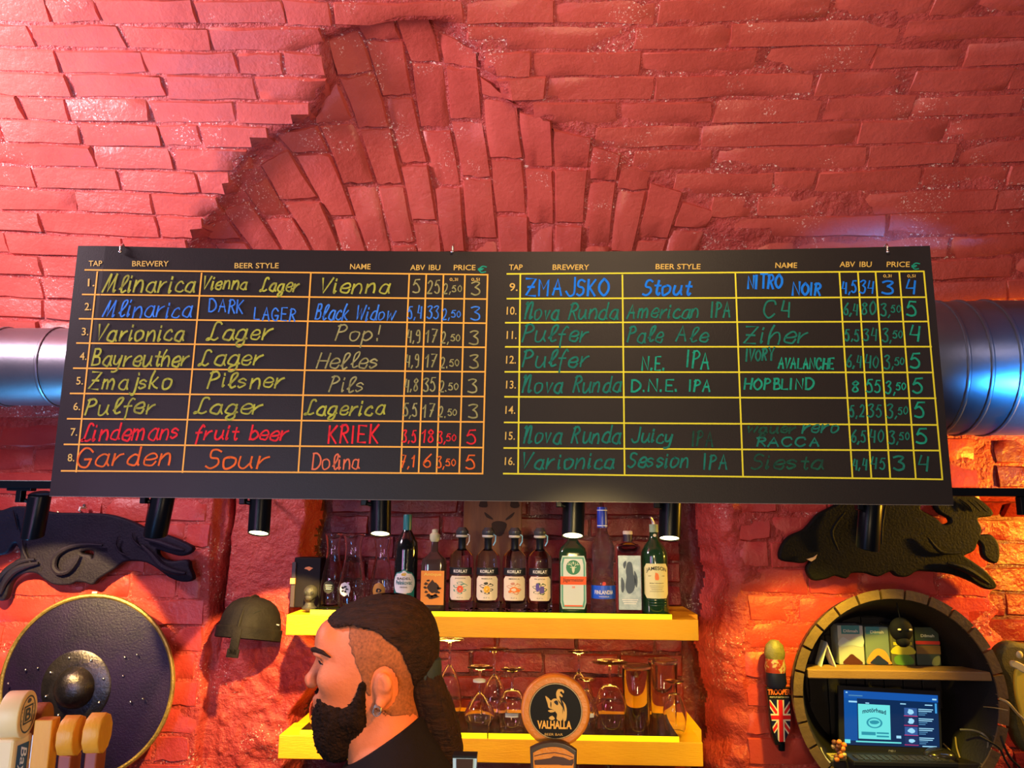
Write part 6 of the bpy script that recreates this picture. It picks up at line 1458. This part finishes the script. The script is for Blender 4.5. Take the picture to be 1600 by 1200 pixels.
LWOOD = mat('honey_tap_wood', (.78, .36, .03), .4, col2=(.62, .24, .02), cscale=5, stretch=(3, 3, .6), bump2=.2, b2scale=60)
RWOOD = mat('reddish_tap_wood', (.30, .065, .02), .4, col2=(.22, .045, .015), cscale=8, stretch=(4, 4, .6)); BWOOD = mat('brown_tap_wood', (.32, .10, .025), .45, col2=(.25, .07, .018), cscale=8)
CREAM = mat('cream_tap_enamel', (.82, .62, .30), .4)
def faucet(t, x):
    MB().tube([(x, YT_, ZT-.05), (x, YT_, ZT+.0)], .012, 14).build('valve_stem', STEEL, t)
    MB().tube([(x, YT_-.03, ZT-.05), (x, YT_-.08, ZT-.055), (x, YT_-.085, ZT-.11)], .010, 12).build('spout', STEEL, t)
def tp(px, py, Y=YT_): return at(px, py, Y)
KT = 1.04/F
def orient_disc(cpt, R, th, ang, n=40, poly=None, bev=.002):
    """disc or outline with its face normal turned by ang from the camera direction (-y) toward +x"""
    lp = poly or [(R*math.cos(a), R*math.sin(a)) for a in np.linspace(0, 2*math.pi, n, endpoint=False)]
    v, f = shape2d([lp], th/2-bev, bev, 2)
    nx, ny = math.sin(ang), -math.cos(ang); ux, uy = math.cos(ang), math.sin(ang)
    return np.array([[cpt[0]+p[0]*ux+p[2]*nx, cpt[1]+p[0]*uy+p[2]*ny, cpt[2]+p[1]] for p in v]), f
def face2d(v, cpt, ang, off): 
    nx, ny = math.sin(ang), -math.cos(ang); ux, uy = math.cos(ang), math.sin(ang)
    return [[cpt[0]+p[0]*ux+off*nx, cpt[1]+p[0]*uy+off*ny, cpt[2]+p[1]] for p in v]
A1 = math.radians(101)   # these handles face along the bar, to the right
# 1 cream handle with round head
c_ = tp(27, 1116); R_ = 33*KT
t = thing('beer_tap_handle', 'cream beer tap handle with round emblem head and blue lettering, at the left edge', 'tap handle', (c_[0], YT_, ZT), 'beer tap handles')
v, f = orient_disc(c_, R_, .027, A1); mo('round_head', v, f, CREAM, t, auto=40)
off = .0137
lb_, f = shape2d([[(R_*.80*math.cos(a), R_*.86*math.sin(a)) for a in np.linspace(0, 6.28, 32, endpoint=False)], [(R_*.72*math.cos(a), R_*.78*math.sin(a)) for a in np.linspace(6.28, 0, 32, endpoint=False)]], 0)
NV = mat('slate_blue_print', (.05, .085, .12), .5); mo('emblem_ring', face2d(lb_, c_, A1, off), f, NV, t, smooth=False)
b = MB()
for lp in ([(-.6, .42), (.6, .42), (.6, .34), (-.6, .34)], [(-.6, -.42), (.6, -.42), (.6, -.34), (-.6, -.34)], [(-.6, -.4), (-.48, -.4), (-.48, .4), (-.6, .4)], [(.48, -.4), (.6, -.4), (.6, .4), (.48, .4)]):
    b.add([(p[0]*R_*.8, p[1]*R_, 0) for p in lp], [[0, 1, 2, 3]])
v, f = text2d('B', 1, width=R_*.62, height=R_*.6, bold=.03); b.add(v, f)
mo('crest_letter', face2d(b.v, c_, A1, off+.0002), b.f, NV, t, smooth=False)
v, f = blob2d(0, 0, R_*.2, R_*.12, 5); mo('crown_mark', face2d(v+np.array([0, R_*.62, 0]), c_, A1, off+.0002), f, NV, t, smooth=False)
for k, ch in enumerate('BAYREUTHER'):
    a = math.pi*.95-k*.0; v, f = text2d(ch, 1, width=R_*.09, height=R_*.12); sg = -1 if k < 5 else 1; kk = k % 5
    mo('emblem_lettering', face2d(v+np.array([sg*R_*.62, R_*(.38-kk*.19), 0]), c_, A1, off+.0002), f, NV, t, smooth=False)
zt_ = tp(27, 1149)[2]
MB().box((c_[0]-.013, YT_-.020, ZT), (c_[0]+.013, YT_+.020, zt_), bev=.004).build('handle_body', CREAM, t, smooth=False)
mo('blue_panel', [(c_[0]+.0134, YT_-.012, ZT+.02), (c_[0]+.0134, YT_+.012, ZT+.02), (c_[0]+.0134, YT_+.012, zt_-.010), (c_[0]+.0134, YT_-.012, zt_-.010)], [[0, 1, 2, 3]], mat('slate_blue_panel', (.03, .09, .16), .5), t, smooth=False)
v, f = text2d('Bayreuther', 1, width=.115, height=.017, bold=.01, shear=.3); mo('side_lettering', [(c_[0]+.0138, YT_+p[1], zt_-.013-.0575-p[0]) for p in v], f, WHITEP, t, smooth=False)
faucet(t, c_[0])
# 2 brown disc on honey slab
def simple_tap(lab, cpx, cpy, Rpx, th, hx, htop, hw, hd, mh, mb, poly=None, ang=A1, dy=0.0):
    c_ = tp(cpx, cpy, YT_+dy); 
    t = thing('beer_tap_handle', lab, 'tap handle', (c_[0], YT_+dy, ZT), 'beer tap handles')
    v, f = orient_disc(c_, Rpx*KT, th, ang, poly=poly); mo('wooden_head', v, f, mh, t, auto=40)
    x = tp(hx, htop, YT_+dy)[0]; z = tp(hx, htop, YT_+dy)[2]
    MB().box((x-hw/2, YT_+dy-hd/2, ZT), (x+hw/2, YT_+dy+hd/2, z), bev=.002, rot=(math.radians(-8), 'Z')).build('handle_body', mb, t, smooth=False)
    faucet(t, c_[0]); return t
simple_tap('brown round wooden tap head standing right behind the cream handle', 64, 1125, 25, .017, 66, 1148, .016, .016, BWOOD, BWOOD, dy=.05)
def octo(r, seed): 
    q = np.random.default_rng(seed); return [(r*math.cos(a)*(1+q.uniform(-.03, .03)), r*1.12*math.sin(a)*(1+q.uniform(-.03, .03))) for a in np.linspace(.3, 2*math.pi+.3, 10, endpoint=False)]
simple_tap('chunky honey wooden tap head on reddish handle, second from the right', 112, 1149, 26, .022, 110, 1177, .019, .022, LWOOD, RWOOD, poly=octo(25*KT, 3), ang=math.radians(97))
simple_tap('chunky honey wooden tap head on reddish handle, furthest right of the wooden taps', 152, 1145, 26, .022, 150, 1172, .018, .020, LWOOD, RWOOD, poly=octo(25*KT, 5), ang=math.radians(97))
p0 = tp(75, 1122)
t = thing('beer_tap_handle', 'plain flat-topped honey wooden tap handle in front of the shield', 'tap handle', (p0[0], YT_, ZT), 'beer tap handles')
MB().box((p0[0]-.012, YT_-.011, ZT), (p0[0]+.012, YT_+.011, p0[2]), bev=.0015, rot=(math.radians(5), 'Z')).build('handle_body', LWOOD, t, smooth=False)
MB().box((p0[0]-.0135, YT_-.009, ZT), (p0[0]-.0122, YT_+.009, p0[2]-.02)).build('white_side_strip', WHITEP, t, smooth=False); faucet(t, p0[0])
p0 = tp(-2, 1153)
t = thing('beer_tap_handle', 'pale blue tap handle with a red top, cut by the left picture edge', 'tap handle', (p0[0], YT_, ZT), 'beer tap handles')
MB().box((p0[0]-.012, YT_-.012, ZT), (p0[0]+.010, YT_+.012, p0[2]), bev=.003).build('handle_body', mat('pale_cyan_acrylic', (.35, .75, .8), .2, col2=(.7, .9, .9), cscale=60), t, smooth=False)
MB().ball((p0[0]-.003, YT_, p0[2]+.006), (.010, .010, .009), 8).build('red_knob', mat('red_knob', (.8, .03, .02), .3), t); faucet(t, p0[0])
# 6 the round Valhalla sign
YV = 1.08
c_ = at(868, 1108.5, YV); kv = ((c_-CAM)@fw)/F; R_ = 49*kv; ORW = mat('orange_lacquered_wood', (.78, .24, .015), .35, col2=(.62, .16, .01), cscale=9, bump2=.2)
t = thing('beer_tap_handle', 'big round tap sign with VALHALLA lettering and a dragon on black', 'tap handle', (c_[0], YV, ZT), 'beer tap handles')
def fr(u, v, off=0.0): return (c_[0]+u*kv, YV-.008-off, c_[2]+v*kv*1.0)
v, f = shape2d([[(R_*math.cos(a), R_*math.sin(a)) for a in np.linspace(0, 2*math.pi, 64, endpoint=False)]], .004, .004, 3); mo('wooden_disc', xz(v, YV, (c_[0], c_[2])), f, ORW, t, auto=50)
def flat(name, lp, m, off, par=t, holes=None):
    v, f = shape2d([lp]+(holes or []), 0); return mo(name, [fr(p[0], p[1], off) for p in v], f, m, par, smooth=False)
cir = lambda r, n=48, x=0, y=0: [(x+r*math.cos(a), y+r*math.sin(a)) for a in np.linspace(0, 2*math.pi, n, endpoint=False)]
face = flat('black_face', cir(41.5), mat('black_sign', (.005, .004, .003), .55, spec=.2), .0006)
flat('gold_ring', cir(41), mat('dull_gold_ring', (.45, .28, .09), .4), .0010, face, [cir(39.6)[::-1]])
DG_ = mat('ochre_sign_print', (.75, .38, .06), .5)
def pt(x, y): return (x-868, 1108.5-y)
sx = lambda L_: [pt(800+a*.1333, 1040+b_*.1333) for a, b_ in L_]
flat('dragon_neck', smooth_loop(sx([(525, 290), (545, 272), (590, 275), (608, 300), (598, 318), (585, 300), (570, 296), (560, 312), (580, 330), (592, 350), (580, 360), (555, 345), (560, 375), (600, 410), (628, 450), (640, 520), (630, 610), (600, 622), (590, 560), (595, 500), (575, 450), (545, 410), (522, 370), (515, 320)]), 3), DG_, .0010, face)
flat('dragon_hull', smooth_loop(sx([(388, 350), (430, 375), (455, 400), (480, 380), (520, 378), (555, 410), (585, 450), (588, 520), (590, 600), (560, 622), (520, 600), (525, 545), (480, 500), (430, 480), (415, 430)]), 3), DG_, .0010, face)
flat('hull_black_print', smooth_loop(sx([(452, 410), (460, 430), (456, 480), (448, 450)]), 2), BLK, .0014, face); flat('hull_black_print', smooth_loop(sx([(490, 410), (520, 395), (540, 420), (530, 450), (500, 430)]), 2), BLK, .0014, face)  # black marks of the dragon print
flat('hull_black_print', smooth_loop(sx([(552, 350), (600, 430), (612, 520), (590, 470)]), 2), BLK, .0014, face)
flat('claw_mark', smooth_loop(sx([(420, 510), (470, 500), (500, 520), (450, 530)]), 2), DG_, .0010, face); flat('claw_mark', smooth_loop(sx([(430, 590), (470, 565), (500, 600), (460, 615)]), 2), DG_, .0010, face)
v, f = text2d('VALHALLA', 1, width=53, height=12, bold=.04); mo('valhalla_lettering', [fr(p[0]-2, p[1]-20, .0014) for p in v], f, mat('bright_ochre_print', (.9, .40, .04), .5), face, smooth=False)
v, f = text2d('BEER BAR', 1, width=28, height=3.4); mo('small_lettering', [fr(p[0]-3, p[1]-34, .0012) for p in v], f, DG_, face, smooth=False)
MB().box((c_[0]-.008, YV-.004, ZT), (c_[0]+.008, YV+.008, c_[2]-R_*.9), bev=.002).build('handle_shaft', BLACK, t, smooth=False); faucet(t, c_[0])
# badge under it
YV2 = 1.062; q = lambda x, y: ((x-868)*kv+c_[0], at(868, y, YV2)[2])
t2 = t
lp = smooth_open([(831, 1168), (845, 1161), (864, 1158), (882, 1161), (897, 1170)], 4); lp = [tuple(p) for p in lp]+[(896, 1200), (893, 1235), (880, 1262), (864, 1270), (848, 1262), (836, 1235), (832, 1200)]
lab2 = thing('beer_tap_handle', 'orange shield-shaped tap sign with dark mountains, just below the round sign', 'tap handle', (c_[0], YV2-.01, ZT), 'beer tap handles')
v, f = shape2d([[q(*p) for p in lp]], .003, .002, 2); mo('shield_plate', xz(v, YV2-.006), f, mat('dark_plate_edge', (.05, .025, .012), .4), lab2, smooth=False)
ins = [(864+(p[0]-864)*.93, 1163+(p[1]-1158)*.97) for p in lp]; 
v, f = shape2d([[q(*p) for p in ins]], 0); mo('orange_field', [(p[0], YV2-.0118, p[1]) for p in v], f, ORW, lab2, smooth=False)
def on2(name, L_, m, off): 
    v, f = shape2d([[q(*p) for p in L_]], 0); mo(name, [(p[0], YV2-.0118-off, p[1]) for p in v], f, m, lab2, smooth=False)
on2('mountain_print', [(835, 1184), (850, 1182), (860, 1180), (864, 1177), (880, 1179), (888, 1183), (894, 1181), (894, 1187), (890, 1194), (872, 1190), (836, 1191)], mat('dark_brown_sign_print', (.06, .015, .008), .5), .0006)
on2('ridge_line', [(835, 1177), (850, 1173), (866, 1171), (882, 1174), (893, 1178), (893, 1179.2), (882, 1175.2), (866, 1172.2), (850, 1174.2), (835, 1178.2)], mat('dark_brown_sign_print', (.06, .015, .008), .5), .0006)
on2('letter_band', [(837, 1191), (893, 1191), (892, 1214), (838, 1214)], mat('bright_orange_band', (.9, .28, .02), .5), .0008)
v, f = text2d('VOLUS', 1, width=44, height=16, bold=.04); mo('sign_lettering', [(lambda a: (a[0], YV2-.0130, a[1]))(q(865+p[0], 1203-p[1])) for p in v], f, mat('dark_brown_sign_print', (.06, .015, .008), .5), lab2, smooth=False)
MB().box((c_[0]-.006, YV2-.004, ZT), (c_[0]+.006, YV2+.002, at(868, 1262, YV2)[2]+.01)).build('handle_shaft', BLACK, lab2, smooth=False); faucet(lab2, c_[0]+.03)
# acrylic handle
p0, p1 = at(709, 1176, 1.1), at(746, 1176, 1.1); xm = (p0[0]+p1[0])/2; hw = (p1[0]-p0[0])/2
t = thing('beer_tap_handle', 'dark acrylic tap handle with bright clear edges in front of the barman shoulder', 'tap handle', (xm, YT_, ZT), 'beer tap handles')
def trap(name, s, y0, y1, m, zt): 
    w1, w0 = hw*s, hw*s*.62
    V = [(xm-w0, y0, ZT), (xm+w0, y0, ZT), (xm+w1, y0, zt), (xm-w1, y0, zt), (xm-w0, y1, ZT), (xm+w0, y1, ZT), (xm+w1, y1, zt), (xm-w1, y1, zt)]
    return fix_normals(mo(name, V, [[0, 1, 2, 3], [7, 6, 5, 4], [0, 4, 5, 1], [1, 5, 6, 2], [2, 6, 7, 3], [3, 7, 4, 0]], m, t, smooth=False))
trap('clear_edge_body', 1.0, YT_-.012, YT_+.006, mat('milky_acrylic', (.55, .75, .82), .15, spec=.8), p0[2]-.002); trap('dark_core', .70, YT_-.0135, YT_-.012, mat('dark_core', (.06, .03, .02), .3), p0[2]-.004)
MB().box((xm-hw, YT_-.0135, p0[2]-.003), (xm+hw, YT_+.007, p0[2])).build('dark_top_cap', BKE, t, smooth=False)
faucet(t, xm)
